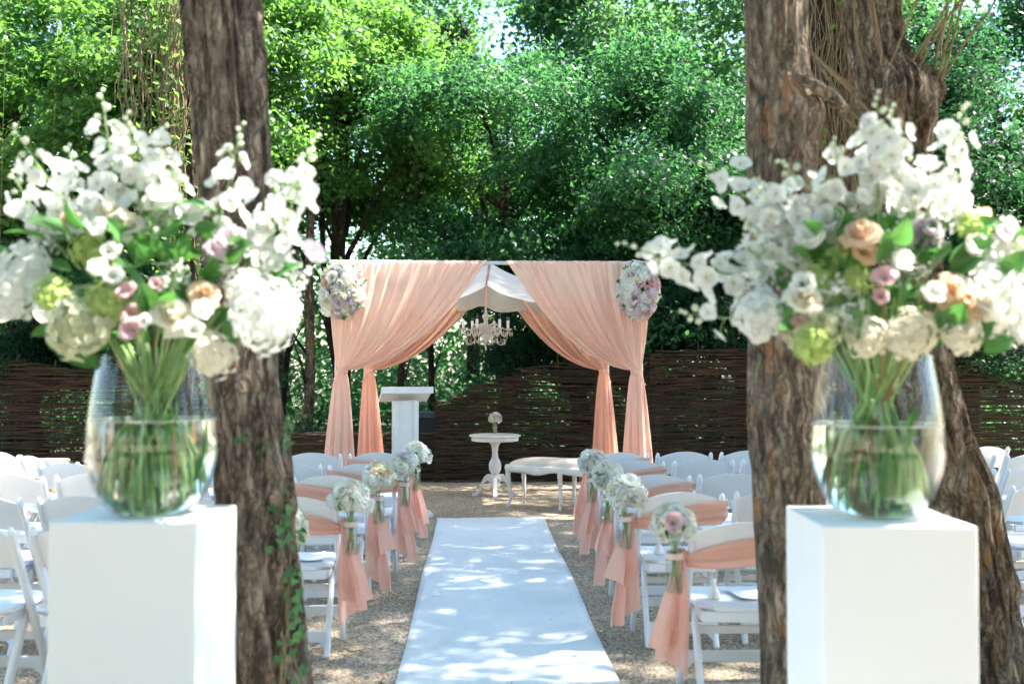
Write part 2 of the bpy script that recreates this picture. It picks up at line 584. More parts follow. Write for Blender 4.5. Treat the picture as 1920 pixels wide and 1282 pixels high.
# ------------------------------------------------------------------ ground
def sheet(name, x0, x1, y0, y1, z, m, nx=2, ny=2):
    mb = MB().grid(nx, ny, lambda u, v: (lerp(x0, x1, u), lerp(y0, y1, v), z))
    return obj(name, mb, m)
g0 = sheet('gravel_ground', -120, 120, -120, 160, 0.0, 'gravel')
g0['kind'] = 'structure'
def ff(u, v):
    x, y = lerp(-60, 60, u), lerp(12.75, 120, v ** 2)
    return (x, y, 0.02 + 0.10 * min(1, (y - 12.75) / 1.5) + 0.08 * noise.noise((x * .5, y * .5, 0)) * min(1, (y - 12.75)))
g1 = obj('forest_floor', MB().grid(80, 40, ff), 'forest_floor')
g1['kind'] = 'structure'

# loose stones lying on the gravel
g = np.random.default_rng(3)
n = 26000
yy = 3.2 + 9.2 * g.uniform(0, 1, n) ** 1.5
xx = g.uniform(-1, 1, n) * (0.62 * yy + 0.6) + 0.1
keep = ~((np.abs(xx - 0.143) < 0.52) & (yy < 9.5))
xx, yy = xx[keep], yy[keep]
n = len(xx)
octv = np.array([[1, 0, 0], [0, 1, 0], [-1, 0, 0], [0, -1, 0], [0, 0, 1.0], [0, 0, -1.0]])
octf = np.array([[0, 1, 4], [1, 2, 4], [2, 3, 4], [3, 0, 4]])
sz = g.uniform(0.004, 0.011, n)
an = g.uniform(0, 6.28, n)
sx, sy, szv = sz * g.uniform(.8, 1.5, n), sz * g.uniform(.7, 1.2, n), sz * g.uniform(.5, .9, n)
V = octv[None] * np.stack([sx, sy, szv], 1)[:, None, :]
ca, sa = np.cos(an)[:, None], np.sin(an)[:, None]
V = np.stack([V[..., 0] * ca - V[..., 1] * sa + xx[:, None], V[..., 0] * sa + V[..., 1] * ca + yy[:, None], V[..., 2] + 0.001], -1)
me = bpy.data.meshes.new('loose_stones')
me.from_pydata(V.reshape(-1, 3).tolist(), [], (octf[None] + (np.arange(n) * 6)[:, None, None]).reshape(-1, 3).tolist())
tag(obj('loose_stones', me, 'stone'), 'loose beige stones scattered over the gravel around the aisle', 'gravel', kind='stuff')

# ------------------------------------------------------------------ aisle runner
def runner(u, v):
    y = lerp(0.9, 9.44, v)
    x = 0.143 + (u - 0.5) * (1.0 + 0.012 * math.sin(y * 2.1))
    edge = abs(u - .5) * 2
    z = 0.009 + 0.005 * noise.noise((x * 3, y * 1.3, 3)) + 0.004 * noise.noise((x * 1.5 + .4 * y, y * 4.5, 7)) + 0.010 * max(0, edge - .75) * (1 + noise.noise((u * 2, y * 1.7, 9)))
    return (x + 0.006 * noise.noise((y * 1.5, u, 5)), y, z)
mb = MB().grid(26, 160, runner)
ro = obj('aisle_runner', mb, 'runner')
md = ro.modifiers.new('thick', 'SOLIDIFY')
md.thickness = 0.004
md.offset = 1
tag(ro, 'long white carpet runner down the middle of the aisle', 'carpet')

# ------------------------------------------------------------------ woven willow fence
FY = 12.5
TOP = [(-8.0, 1.62), (-6.0, 1.56), (-4.7, 1.36), (-4.2, 1.32), (-2.9, 0.95), (-2.3, 0.63), (-0.75, 0.62), (-0.45, 0.95), (0.0, 1.12), (0.7, 1.42), (2.2, 1.62), (3.4, 1.68), (6.7, 1.74), (9.0, 1.72)]
def ftop(x):
    for (a, za), (b, zb) in zip(TOP, TOP[1:]):
        if x <= b:
            return lerp(za, zb, max(0, (x - a) / (b - a)))
    return TOP[-1][1]
panels = [(-7.6, -4.45, 'brown woven willow fence panel behind the chairs at far left'),
          (-4.40, -2.35, 'woven willow fence panel stepping down behind the left tree trunk'),
          (-2.30, -0.50, 'low woven willow fence panel behind the white lectern'),
          (-0.45, 2.20, 'woven willow fence panel rising to the right behind the round table'),
          (2.25, 5.20, 'dark woven willow fence panel just right of the draped arch'),
          (5.25, 8.60, 'dark woven willow fence panel at far right behind the pollard willow')]
frng = random.Random(11)
for x0, x1, lab in panels:
    t = thing('wattle_fence', lab, 'fence', ((x0 + x1) / 2, FY, 0), group='woven willow fence panels')
    cx = (x0 + x1) / 2
    mb = MB()
    zmax = max(ftop(x0), ftop(x1), ftop(cx))
    z = 0.03
    sp = 0.46
    row = 0
    while z < zmax + 0.05:
        a, b = x0, x1
        xs = [x for x in np.linspace(x0, x1, 40) if ftop(x) >= z]
        if xs:
            a, b = min(xs) - frng.uniform(0, .2) * (min(xs) > x0 + .1), max(xs) + frng.uniform(0, .2) * (max(xs) < x1 - .1)
            if b - a > 0.4:
                # two or three rods end to end, each with its own taper and wander
                cut = [a] + sorted(frng.uniform(a, b) for _ in range(frng.choice((0, 1, 1, 2)))) + [b]
                for p, q in zip(cut, cut[1:]):
                    if q - p < 0.25:
                        continue
                    k = max(4, int((q - p) / 0.23))
                    ph = row * math.pi + frng.uniform(-.3, .3)
                    tilt = frng.uniform(-.03, .03)
                    bow = frng.uniform(-.025, .025)
                    r0 = frng.uniform(0.006, 0.0125)
                    pts, rad = [], []
                    for i in range(k + 1):
                        s = i / k
                        x = lerp(p - .06, q + .06, s)
                        pts.append((x - cx, 0.024 * math.sin(math.pi * x / sp + ph) + frng.uniform(-.005, .005),
                                    z + tilt * (s - .5) + bow * math.sin(math.pi * s) + frng.uniform(-.006, .006)))
                        rad.append(r0 * (1.1 - .5 * s))
                    mb.tube(pts, rad, 5)
        z += frng.uniform(0.007, 0.0145)
        row += 1
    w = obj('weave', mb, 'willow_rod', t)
    w['kind'] = 'stuff'
    x = x0 + .1
    while x < x1:
        h = ftop(x) + frng.uniform(0.02, 0.14)
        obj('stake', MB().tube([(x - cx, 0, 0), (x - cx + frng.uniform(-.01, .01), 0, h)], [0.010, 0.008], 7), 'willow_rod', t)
        x += sp

# ------------------------------------------------------------------ trees
def catmull(P, n):
    P = np.array(P, float)
    out = []
    for i in range(n):
        s = i / (n - 1) * (len(P) - 1)
        k = min(int(s), len(P) - 2)
        t = s - k
        p0, p1, p2, p3 = P[max(k - 1, 0)], P[k], P[k + 1], P[min(k + 2, len(P) - 1)]
        out.append(.5 * ((2 * p1) + (-p0 + p2) * t + (2 * p0 - 5 * p1 + 4 * p2 - p3) * t * t + (-p0 + 3 * p1 - 3 * p2 + p3) * t ** 3))
    return np.array(out)

def bark_trunk(path, seed, rings=150, n=96, ridge=0.16, lump=0.08, freq=5.0, knots=()):
    P = catmull(path, rings)
    mb = MB()
    vs = []
    for x, y, z, r in P:
        for j in range(n):
            an = 2 * math.pi * j / n
            c, s = math.cos(an), math.sin(an)
            q = Vector((c * freq * .5 + seed, s * freq * .5, z * 1.1 + 0.5 * noise.noise((c, s, z * 1.5 + seed))))
            a1 = 1 - 2 * abs(noise.noise(q * 1.3))
            a2 = noise.noise(q * 3.1)
            lm = noise.noise((c * 1.1 + seed * 3, s * 1.1, z * 2.2))
            f = 1 + ridge * (a1 - .45) * .85 + ridge * .45 * a2 + lump * lm
            for (ka, kz, kr, kh) in knots:
                da = (an - ka + math.pi) % (2 * math.pi) - math.pi
                f += kh * math.exp(-((da * r) ** 2 + (z - kz) ** 2) / kr ** 2)
            vs.append((x + r * f * c, y + r * f * s, z))
    fs = []
    for i in range(rings - 1):
        for j in range(n):
            fs.append((i * n + j, i * n + (j + 1) % n, (i + 1) * n + (j + 1) % n, (i + 1) * n + j))
    fs.append(tuple(range((rings - 1) * n, rings * n)))
    return mb.add(vs, fs)

def limb(p0, p1, r0, r1, seed, n=9, wob=0.12):
    q = random.Random(seed)
    p0, p1 = Vector(p0), Vector(p1)
    L = (p1 - p0).length
    pts, rad = [], []
    o = Vector((0, 0, 0))
    for i in range(n):
        s = i / (n - 1)
        if 0 < i:
            o = o + Vector((q.uniform(-1, 1), q.uniform(-1, 1), q.uniform(-.6, 1))) * wob * L / n
        pts.append(p0.lerp(p1, s) + o * (1 if i else 0) + Vector((0, 0, .12 * L * math.sin(math.pi * s) * .5)))
        rad.append(lerp(r0, r1, s ** .8))
    return MB().tube(pts, rad, 8)

# --- the three near trunks
def near_tree(name, label, base, path, m, seed, crown, limbs, knots=(), leafm='leaf_oak', **kw):
    t = thing(name, label, 'tree', base)
    loc = [(x - base[0], y - base[1], z, r) for x, y, z, r in path]
    obj('trunk', bark_trunk(loc, seed, knots=knots, **kw), m, t)
    top = Vector(loc[-1][:3])
    for i, (q, r) in enumerate(limbs):
        obj('branch', limb(top - Vector((0, 0, .15)), q, r, r * .22, int(seed * 10) + i), m, t)
    if crown:
        P, nr, cs = crown_points(*crown['pts'])
        P = P + np.array(crown['c'])
        obj('crown', leaf_cloud('crown', P, nr, crown['l'], crown['w'], int(seed * 10)), leafm, t)
    return t

lt = near_tree('tree', 'thick brown tree with furrowed bark and ivy behind left pedestal', (-0.72, 3.6, 0),
    [(-.70, 3.6, -.05, .21), (-.725, 3.6, .10, .168), (-.737, 3.6, .27, .142), (-.757, 3.6, .5, .134), (-.78, 3.6, .81, .128), (-.80, 3.6, 1.08, .127), (-.83, 3.6, 1.39, .112), (-.862, 3.6, 1.87, .114), (-.883, 3.6, 2.25, .12), (-.926, 3.6, 2.74, .128), (-.98, 3.62, 3.4, .13), (-1.02, 3.65, 4.0, .12)],
    'bark_left', 1.7, dict(pts=(21, 2.1, 2.1, 1.3, 170, 50, .2), c=(1.0, 1.4, 5.9), l=.085, w=.05),
    [((-.6, .9, 5.6), .07), ((1.9, 1.6, 5.9), .075), ((.6, .2, 6.0), .07), ((.9, 2.4, 6.4), .06)],
    knots=((-0.6, 1.02, .09, .14), (-1.6, .78, .07, .12), (-.2, .92, .05, .12), (-2.2, 1.95, .06, .14), (-1.2, 1.75, .05, .1)), ridge=.26)
rt = near_tree('tree', 'straight orange and grey barked tree just left of right pedestal', (1.2, 3.7, 0),
    [(1.22, 3.7, -.05, .17), (1.205, 3.7, .12, .135), (1.19, 3.7, .4, .118), (1.175, 3.7, .8, .122), (1.167, 3.7, 1.1, .132), (1.15, 3.7, 1.45, .122), (1.145, 3.7, 1.9, .112), (1.152, 3.7, 2.2, .124), (1.155, 3.7, 2.38, .128), (1.14, 3.7, 2.55, .114), (1.136, 3.7, 2.8, .112), (1.14, 3.7, 3.6, .105), (1.15, 3.7, 4.2, .1)],
    'bark_right', 5.3, dict(pts=(33, 1.7, 1.7, 1.1, 170, 50, .2), c=(.45, -.45, 5.9), l=.085, w=.05),
    [((1.4, .9, 5.5), .06), ((-.9, 1.0, 5.9), .06), ((.3, -1.2, 6.0), .06), ((.2, .4, 6.7), .055)],
    knots=((-.7, 2.36, .07, .22), (-.3, 1.2, .12, .1), (-1.9, 1.05, .06, .09)), ridge=.12)
# broken branch stub on the right trunk
obj('branch_stub', MB().tube([(-.02, -.11, 2.48), (.03, -.14, 2.44), (.10, -.125, 2.40), (.16, -.09, 2.36)], [.018, .022, .026, .022], 10), 'bark_right', rt)

wl = near_tree('willow_tree', 'gnarled pollard willow with knobbly head of shoots behind right flowers', (2.3, 4.45, 0),
    [(2.32, 4.45, -.05, .28), (2.29, 4.45, .1, .20), (2.27, 4.45, .35, .152), (2.23, 4.45, .62, .148), (2.17, 4.45, .9, .15), (2.10, 4.45, 1.12, .138), (2.04, 4.45, 1.4, .125), (1.985, 4.45, 1.8, .125), (1.955, 4.45, 2.1, .12), (1.935, 4.45, 2.4, .125), (1.93, 4.45, 2.58, .155), (1.92, 4.46, 2.72, .165), (1.87, 4.5, 2.86, .125), (1.84, 4.52, 3.1, .115), (1.80, 4.55, 3.8, .11), (1.78, 4.6, 4.4, .1)],
    'bark_willow', 9.1, dict(pts=(44, 2.2, 2.2, 1.2, 190, 48, .2), c=(-1.0, 1.7, 6.1), l=.09, w=.035),
    [((1.0, 1.2, 5.9), .06), ((-1.5, 1.0, 6.0), .06), ((.1, -1.1, 6.1), .06), ((-.4, .5, 6.8), .055)],
    knots=((-1.2, .85, .1, .18), (-.5, .45, .1, .16), (-2.0, 2.62, .06, .2), (-1.2, 2.55, .05, .2), (-.6, 2.66, .06, .24)), ridge=.24, leafm='leaf_willow', freq=6.0)
wrng = random.Random(5)
leaf_simple = MB().add([(0, 0, 0), (.25, .3, .05), (.12, .7, .04), (0, 1, -.05), (-.12, .7, .04), (-.25, .3, .05), (0, .5, -.02)], [(0, 1, 6), (1, 2, 6), (2, 3, 6), (3, 4, 6), (4, 5, 6), (5, 0, 6)]).mesh('sprig_leaf')
for i in range(15):
    a = wrng.uniform(-math.pi, math.pi) if i > 6 else wrng.uniform(-2.9, -.3)
    p = Vector((-.38 + .12 * math.cos(a), .01 + .12 * math.sin(a), 2.66 + wrng.uniform(-.06, .1)))
    L = wrng.uniform(.7, 1.7)
    out = wrng.uniform(.12, .55)
    dirv = Vector((math.cos(a) * out, math.sin(a) * out, 1)).normalized()
    pts = [p + dirv * L * s + Vector((math.cos(a) * .16 * math.sin(s * 2.5) + .10 * math.sin(s * 3 + i * 2.1), math.sin(a) * .14 * math.sin(s * 2.5), 0)) + Vector((wrng.uniform(-.014, .014), wrng.uniform(-.014, .014), 0)) for s in np.linspace(0, 1, 9)]
    sh = obj('shoot', MB().tube(pts, [lerp(.0065, .002, s) for s in np.linspace(0, 1, 9)], 6), 'twig', wl)
    for k in range(wrng.randint(8, 16)):
        q = pts[wrng.randint(3, 8)] + Vector((wrng.uniform(-.08, .08), wrng.uniform(-.08, .08), wrng.uniform(-.05, .05)))
        obj('leaf', leaf_simple, 'leaf_willow', sh, q, (wrng.uniform(-1, 1), wrng.uniform(-1, 1), wrng.uniform(0, 6)), wrng.uniform(.05, .09))
# long bare shoots leaning left in front of the dark trunk
for i in range(4):
    p = Vector((-.50, -.05, 2.45 + .05 * i))
    e = p + Vector((-.30 - .09 * i, wrng.uniform(-.1, .1), .25 + .12 * i))
    pts = [p.lerp(e, s) + Vector((0, 0, -.05 * math.sin(s * 3.1))) + Vector((wrng.uniform(-.01, .01), 0, wrng.uniform(-.01, .01))) for s in np.linspace(0, 1, 7)]
    obj('shoot', MB().tube(pts, [lerp(.0075, .003, s) for s in np.linspace(0, 1, 7)], 6), 'twig', wl)

# dark trunk hung with rootlets, behind the rows on the right
dk = near_tree('tree', 'dark trunk hung with thin dry stems between right tree and willow', (3.05, 8.5, 0),
    [(3.08, 8.5, -.05, .3), (3.06, 8.5, .3, .23), (3.05, 8.5, 1.5, .2), (3.04, 8.5, 3.0, .21), (3.02, 8.5, 4.6, .2), (3.0, 8.5, 6.0, .16)],
    'bark_dark', 13.0, dict(pts=(55, 2.2, 2.2, 1.4, 170, 50, .22), c=(0, .3, 7.2), l=.1, w=.055),
    [((1.5, .9, 7.0), .09), ((-1.4, 1.0, 7.2), .08), ((.1, -1.2, 7.4), .08)], rings=60, n=40, leafm='leaf_deep')
def hanging_stems(parent, n, x0, x1, y0, y1, z0, z1, seed, r=.004):
    q = random.Random(seed)
    mb = MB()
    for i in range(n):
        x, y = q.uniform(x0, x1), q.uniform(y0, y1)
        za, zb = q.uniform(lerp(z0, z1, .6), z1), q.uniform(z0, lerp(z0, z1, .45))
        pts = [(x + q.uniform(-.035, .035) * 1.5, y + q.uniform(-.03, .03), lerp(za, zb, s)) for s in np.linspace(0, 1, 8)]
        mb.tube(pts, q.uniform(.5, 1.5) * r, 4)
    o = obj('hanging_stems', mb, 'twig', parent)
    o['kind'] = 'stuff'
    return o
hanging_stems(dk, 110, -.24, .26, -.3, -.2, 2.0, 5.0, 3, .0036)

vine = thing('hanging_vine', 'curtain of dry woody vine stems hanging left of left trunk', 'vine', (-2.42, 8.3, 0))
hanging_stems(vine, 48, -.12, .16, -.12, .12, 2.0, 5.2, 8, .0042)
hanging_stems(vine, 26, -.60, -.12, -.1, .1, 2.4, 5.2, 9, .0042)
obj('stem', MB().tube([(.05, .05, -.03), (.0, .08, 1.0), (.08, .05, 2.2), (.02, .05, 4.0), (.05, .05, 5.6)], [.07, .06, .055, .05, .04], 9), 'bark_dark', vine)
gg = np.random.default_rng(12)
P = np.stack([gg.normal(-.05, .25, 1500), gg.normal(0, .16, 1500), gg.uniform(1.8, 5.4, 1500)], 1)
obj('foliage', leaf_cloud('vine_leaves', P, np.tile([0, -.3, 1.0], (1500, 1)), .065, .042, 4), 'leaf_willow', vine)

# --- woodland trees: four crown shapes, shared
CR = []
for k, (seed, rx, ry, rz, nc, per, cr, l, w) in enumerate([
        (101, 2.5, 2.2, 2.7, 400, 125, .17, .11, .064),
        (102, 2.3, 2.1, 2.5, 450, 125, .15, .082, .043),
        (103, 2.6, 2.2, 2.9, 450, 130, .16, .09, .047),
        (104, 2.2, 2.1, 2.9, 250, 85, .22, .11, .065),
        (105, 2.4, 2.4, 1.35, 300, 52, .24, .095, .055)]):
    P, nr, cs = crown_points(seed, rx, ry, rz, nc, per, cr, hollow=.30, flat=.7)
    CR.append((leaf_cloud('crown', P, nr, l, w, seed), cs))
TR = []
for k in range(3):
    q = random.Random(70 + k)
    pts = [(q.uniform(-.08, .08) * i, q.uniform(-.08, .08) * i, z) for i, z in enumerate([-.1, .5, 1.4, 2.6, 4.0, 5.4])]
    TR.append((MB().tube(pts, [.20, .15, .135, .12, .10, .05], 10).mesh('trunk'), pts))
leafmats = ['leaf_oak', 'leaf_holly', 'leaf_deep', 'leaf_far']
crown_variant = {}
def wood_tree(label, x, y, zc, sc, kind, trunk, leafm, rz=0.0, name='tree', sz=1.0, nb=10, tr=1.0, dx=0.0, dy=0.0):
    t = thing(name, label, 'tree', (x, y, 0), 0, 'woodland trees behind the fence')
    tm, tp = TR[trunk]
    o = obj('trunk', tm, 'bark_dark', t, (0, 0, 0), (0, 0, rz), (tr, tr, (zc + .6) / 5.4))
    key = (kind, leafm)
    if key not in crown_variant:
        me = CR[kind][0] if not any(k[0] == kind for k in crown_variant) else CR[kind][0].copy()
        me.materials.clear()
        me.materials.append(M[leafm])
        crown_variant[key] = me
    obj('crown', crown_variant[key], None, t, (dx, dy, zc), (0, 0, rz), (sc, sc, sc * sz))
    cs = CR[kind][1]
    q = random.Random(int(x * 100 + y * 10))
    for i in range(nb):
        e = cs[q.randrange(len(cs))]
        ex = Vector((e[0] * math.cos(rz) - e[1] * math.sin(rz), e[0] * math.sin(rz) + e[1] * math.cos(rz), e[2] * sz)) * sc + Vector((dx, dy, zc))
        z0 = min(max(1.2, ex.z - q.uniform(.8, 1.8)), zc)
        obj('branch', limb((0, 0, z0), ex, q.uniform(.035, .075), .012, q.randrange(9999), wob=.25), 'bark_dark', t)
    return t
wood = [
    ('broad leafy tree above the far left fence panel', -6.6, 14.6, 4.6, 1.0, 0, 0, 'leaf_oak', .3),
    ('bright green oak leaning over the fence left of the vine curtain', -4.3, 13.9, 5.0, .95, 0, 1, 'leaf_oak', 1.9),
    ('bright leafy tree directly above the left corner of the arch', -2.0, 15.2, 5.3, .95, 0, 2, 'leaf_oak', 3.3),
    ('glossy dense tree rising behind the middle of the arch', 0.35, 14.7, 4.3, 1.0, 1, 0, 'leaf_holly', .4),
    ('dense evergreen rising above the right half of the arch', 2.45, 14.5, 4.0, 1.0, 2, 1, 'leaf_holly', 2.2),
    ('dark evergreen behind the straight tree on the right', 4.5, 14.6, 3.7, 1.05, 1, 2, 'leaf_deep', 4.0),
    ('dark leafy tree right of the pollard willow', 6.9, 13.9, 4.1, 1.05, 2, 0, 'leaf_deep', 1.1),
    ('dark tree at the far left edge beyond the fence', -9.2, 15.4, 4.4, 1.1, 2, 1, 'leaf_deep', 5.0),
    ('tall loose tree far back at top left corner', -7.8, 20.0, 7.2, 1.35, 3, 0, 'leaf_far', .8),
    ('tall loose tree far back between left oaks', -3.9, 20.5, 7.6, 1.3, 3, 1, 'leaf_far', 2.4),
    ('tall loose tree far back above the arch ridge', 0.0, 21.0, 8.0, 1.3, 3, 2, 'leaf_far', 4.1),
    ('tall loose tree far back behind the right drape', 3.6, 20.0, 7.6, 1.35, 3, 0, 'leaf_far', 5.5),
    ('tall loose tree far back behind the right trunks', 7.2, 20.5, 7.0, 1.35, 3, 1, 'leaf_far', 1.5),
    ('tall tree far back at top right corner', 10.6, 19.5, 6.4, 1.4, 2, 2, 'leaf_deep', 3.0),
    ('small glossy tree low behind the fence at centre', 1.5, 14.0, 2.3, .62, 1, 2, 'leaf_deep', 2.8),
    ('small dark tree low behind fence right of the arch', 3.7, 13.7, 2.4, .62, 2, 1, 'leaf_deep', .9),
    ('small dark tree low behind the fence at far right', 6.2, 13.4, 2.2, .65, 1, 0, 'leaf_deep', 5.2),
    ('small leafy tree low behind the fence at far left', -6.0, 13.7, 2.3, .62, 1, 1, 'leaf_deep', 3.9),
    ('slim leafy sapling behind the vine curtain', -4.0, 13.6, 2.6, .6, 2, 2, 'leaf_holly', 1.2)]
for w in wood:
    wood_tree(*w)
# bare slender trunks in the gap left of the arch
for i, (x, y, lean, r, lab) in enumerate([
        (-2.45, 14.2, .05, .085, 'pale slender trunk just outside the left drape'),
        (-1.95, 15.0, -.12, .06, 'thin dark trunk seen behind the left front drape'),
        (-2.95, 14.8, .16, .05, 'thin leaning trunk between left tree and left drape'),
        (-1.1, 14.4, .06, .06, 'thin trunk behind the lectern top'),
        (-0.55, 15.2, -.1, .055, 'thin trunk just right of the lectern, behind the low fence')]):
    t = thing('slender_tree', lab, 'tree', (x, y, 0), group='slender trunks behind the low fence')
    pts = [(lean * s * 4 + .05 * math.sin(s * 7 + i), 0, -.1 + 5 * s) for s in np.linspace(0, 1, 10)]
    obj('trunk', MB().tube(pts, [lerp(r, r * .55, s) for s in np.linspace(0, 1, 10)], 9), 'bark_willow' if i == 0 else 'bark_dark', t)
    for k in range(4):
        b = Vector(pts[2 + k])
        e = b + Vector((rng.uniform(-.7, .7), rng.uniform(-.4, .4), rng.uniform(.5, 1.1)))
        obj('branch', limb(b, e, r * .35, .006, i * 7 + k, wob=.2), 'bark_dark', t)
    P, nr, cs = crown_points(300 + i, .9, .9, .8, 36, 40, .16)
    obj('crown', leaf_cloud('crown', P + np.array([lean * 4, 0, 4.6]), nr, .09, .055, i), 'leaf_oak', t)

# shade trees right and left of frame; those by camera added to cut light
for (lab, x, y, zc, sc, rz, dx, dy) in [
        ('shade tree standing beside the right hand rows, out of frame', 5.6, 6.4, 9.6, 1.1, .5, .4, -.4),
        ('shade tree leaning over the pavilion from the right, out of frame', 7.0, 9.3, 10.0, 1.05, 2.0, -.8, -.9),
        ('shade tree standing well beyond the right hand rows, out of frame', 9.0, 7.4, 9.8, 1.1, 3.6, -.2, -.4),
        ('shade tree standing right of the pedestals, out of frame', 8.4, 4.8, 9.6, 1.0, 1.2, .2, .0),
        ('shade tree right of the pavilion by the fence, out of frame', 8.6, 11.3, 10.2, 1.1, .2, -1.9, -.3),
        ('added shade tree beside the camera on the right, out of frame', 5.4, .6, 9.0, 1.15, 2.6, -.2, .2),
        ('added shade tree behind and right of the camera, out of frame', 4.4, -2.8, 6.6, 1.1, 5.1, -.8, .3),
        ('added shade tree beside the camera on the left, out of frame', -4.2, -.4, 6.2, 1.1, .9, .9, .4),
        ('shade tree standing left of the left hand rows, out of frame', -6.3, 8.2, 6.8, 1.0, 4.4, 0, 0)]:
    o = wood_tree(lab, x, y, zc, sc, 4, int(x) % 3, 'leaf_oak', rz, dx=dx, dy=dy)
    o['group'] = 'shade trees around the seating'

# unseen trees added behind the camera to block light on the plinths
for (lab, x, y, k, rz) in [('added tree behind the camera, far left of the clearing', -8.5, -5.5, 0, .2), ('added tree behind the camera, left of the path', -4.2, -6.0, 1, 1.3),
        ('added tree behind the camera, at the head of the path', .5, -6.5, 2, 2.2), ('added tree behind the camera, right of the path', 5.0, -6.2, 0, 3.4), ('added tree behind the camera, far right of the clearing', 9.0, -5.0, 2, 4.6)]:
    o = wood_tree(lab, x, y, 4.6, 1.45, k, 0, 'leaf_oak' if k == 0 else 'leaf_holly' if k == 1 else 'leaf_deep', rz, nb=2)
    o['group'] = 'added trees behind the camera'

# far wood closing the view, and low growth on the woodland floor
g = np.random.default_rng(77)
nc = 1100
c = np.stack([g.uniform(-26, 26, nc), g.uniform(27, 33, nc), g.uniform(0.0, 1, nc) ** 1.2 * 9], 1)
idx = np.repeat(np.arange(nc), 75)
P = c[idx] + g.normal(0, .5, (len(idx), 3))
tag(obj('far_wood', leaf_cloud('far_wood', P, np.tile([0, -.2, 1.0], (len(P), 1)), .26, .16, 5), 'leaf_far'), 'distant wood closing the view behind the trees', 'wood', kind='stuff')
nc = 1300
yv = 13.1 + g.uniform(0, 1, nc) ** 1.2 * 11
c = np.stack([g.uniform(-11, 11, nc), yv, g.uniform(.1, 1, nc) * (.5 + .16 * (yv - 13.1))], 1)
idx = np.repeat(np.arange(nc), 55)
P = c[idx] + g.normal(0, 1, (len(idx), 3)) * np.array([.24, .24, .16])
P[:, 2] = np.abs(P[:, 2]) + .03
tag(obj('undergrowth', leaf_cloud('undergrowth', P, np.tile([0, -.2, 1.0], (len(P), 1)), .10, .055, 6), 'leaf_holly'), 'low leafy undergrowth on the woodland floor behind the fence', 'undergrowth', kind='stuff')
# fallen leaves and straw litter along the fence foot

# ------------------------------------------------------------------ flower meshes (facing +Z, radius about 1)
def petal_grid(mb, ang, r0, r1, w, lift0, lift1, cup, nu=4, nv=4, tilt=0.0, notch=0.0):
    ca, sa = math.cos(ang), math.sin(ang)
    def fn(u, v):
        r = lerp(r0, r1, v)
        ww = w * (math.sin(math.pi * min(1, .10 + .72 * v)) ** .75)
        s = (u - .5) * 2
        y = s * ww
        rr = r - notch * (1 - abs(s)) * v * (r1 - r0) - .16 * abs(s) ** 2 * (r1 - r0) * v
        z = lerp(lift0, lift1, v ** 1.4) + cup * (s * s) * ww + tilt * s * ww
        return (rr * ca - y * sa, rr * sa + y * ca, z)
    mb.grid(nu, nv, fn)
def ball(mb, c, r, n=8, m=5, sz=1.0):
    pr = [(r * math.sin(math.pi * i / m) if 0 < i < m else 1e-6, -r * sz * math.cos(math.pi * i / m)) for i in range(m + 1)]
    mb.lathe(pr, n, c)
FL = {}
def reg(key, mb, *mats):
    me = mb if not isinstance(mb, MB) else mb.mesh(key)
    for m in mats:
        me.materials.append(M[m])
    FL[key] = me
    return me
def two_mat(mb1, mb2, key, m1, m2):
    n1 = len(mb1.f)
    mb1.add(mb2.v, mb2.f)
    me = mb1.mesh(key)
    me.materials.append(M[m1]); me.materials.append(M[m2])
    idx = np.zeros(len(me.polygons), dtype=np.int32); idx[n1:] = 1
    me.polygons.foreach_set('material_index', idx)
    FL[key] = me
frg = random.Random(17)
for k in range(3):
    mb = MB()
    for i in range(5):
        petal_grid(mb, i * 2 * math.pi / 5 + frg.uniform(-.1, .1), .08, 1.0 + frg.uniform(-.12, .12), .62, 0, .30 + frg.uniform(-.2, .25), .4 * frg.uniform(.2, 1), 5, 5)
    for i in range(4):
        petal_grid(mb, i * 1.57 + .4, .04, .45, .22, .05, .4, .6, 3, 3)
    eye = MB(); ball(eye, (0, 0, .16), .12, 6, 4)
    two_mat(mb, eye, 'floret%d' % k, 'petal_white', 'flower_eye')
mb = MB(); ball(mb, (0, 0, .3), .75, 8, 6, 1.15)
reg('bud', mb, 'bud')
def ball_cluster(key, n, fr, m, seed, npet=4, dome=-.35):
    q = random.Random(seed)
    mb = MB()
    for i in range(n):
        z = 1 - (i + .5) / n * (1 - dome)
        a = i * 2.39996
        r = math.sqrt(max(0, 1 - z * z))
        d = Vector((r * math.cos(a), r * math.sin(a), z))
        sub = MB()
        for j in range(npet):
            petal_grid(sub, j * 2 * math.pi / npet + q.uniform(-.2, .2), .04, 1, .62, 0, q.uniform(-.05, .35), .25, 3, 3)
        qd = zquat(d + Vector((q.uniform(-.3, .3), q.uniform(-.3, .3), q.uniform(-.3, .3))), q.uniform(0, 6))
        rr = q.uniform(.74, 1.10)
        f = fr * q.uniform(.8, 1.2)
        mb.add([qd @ (Vector(p) * f) + d * rr for p in sub.v], sub.f)
    core = MB(); ball(core, (0, 0, 0), .68, 12, 8)
    mb.add(core.v, core.f)
    reg(key, mb, m)
ball_cluster('hyd_white', 100, .185, 'petal_white', 1)
ball_cluster('hyd_cream', 96, .19, 'petal_cream', 2)
ball_cluster('hyd_blush', 104, .185, 'petal_blush', 3)
ball_cluster('vib', 70, .20, 'petal_green', 4, 5)
ball_cluster('hyd_lilac', 80, .20, 'petal_lilac', 6)
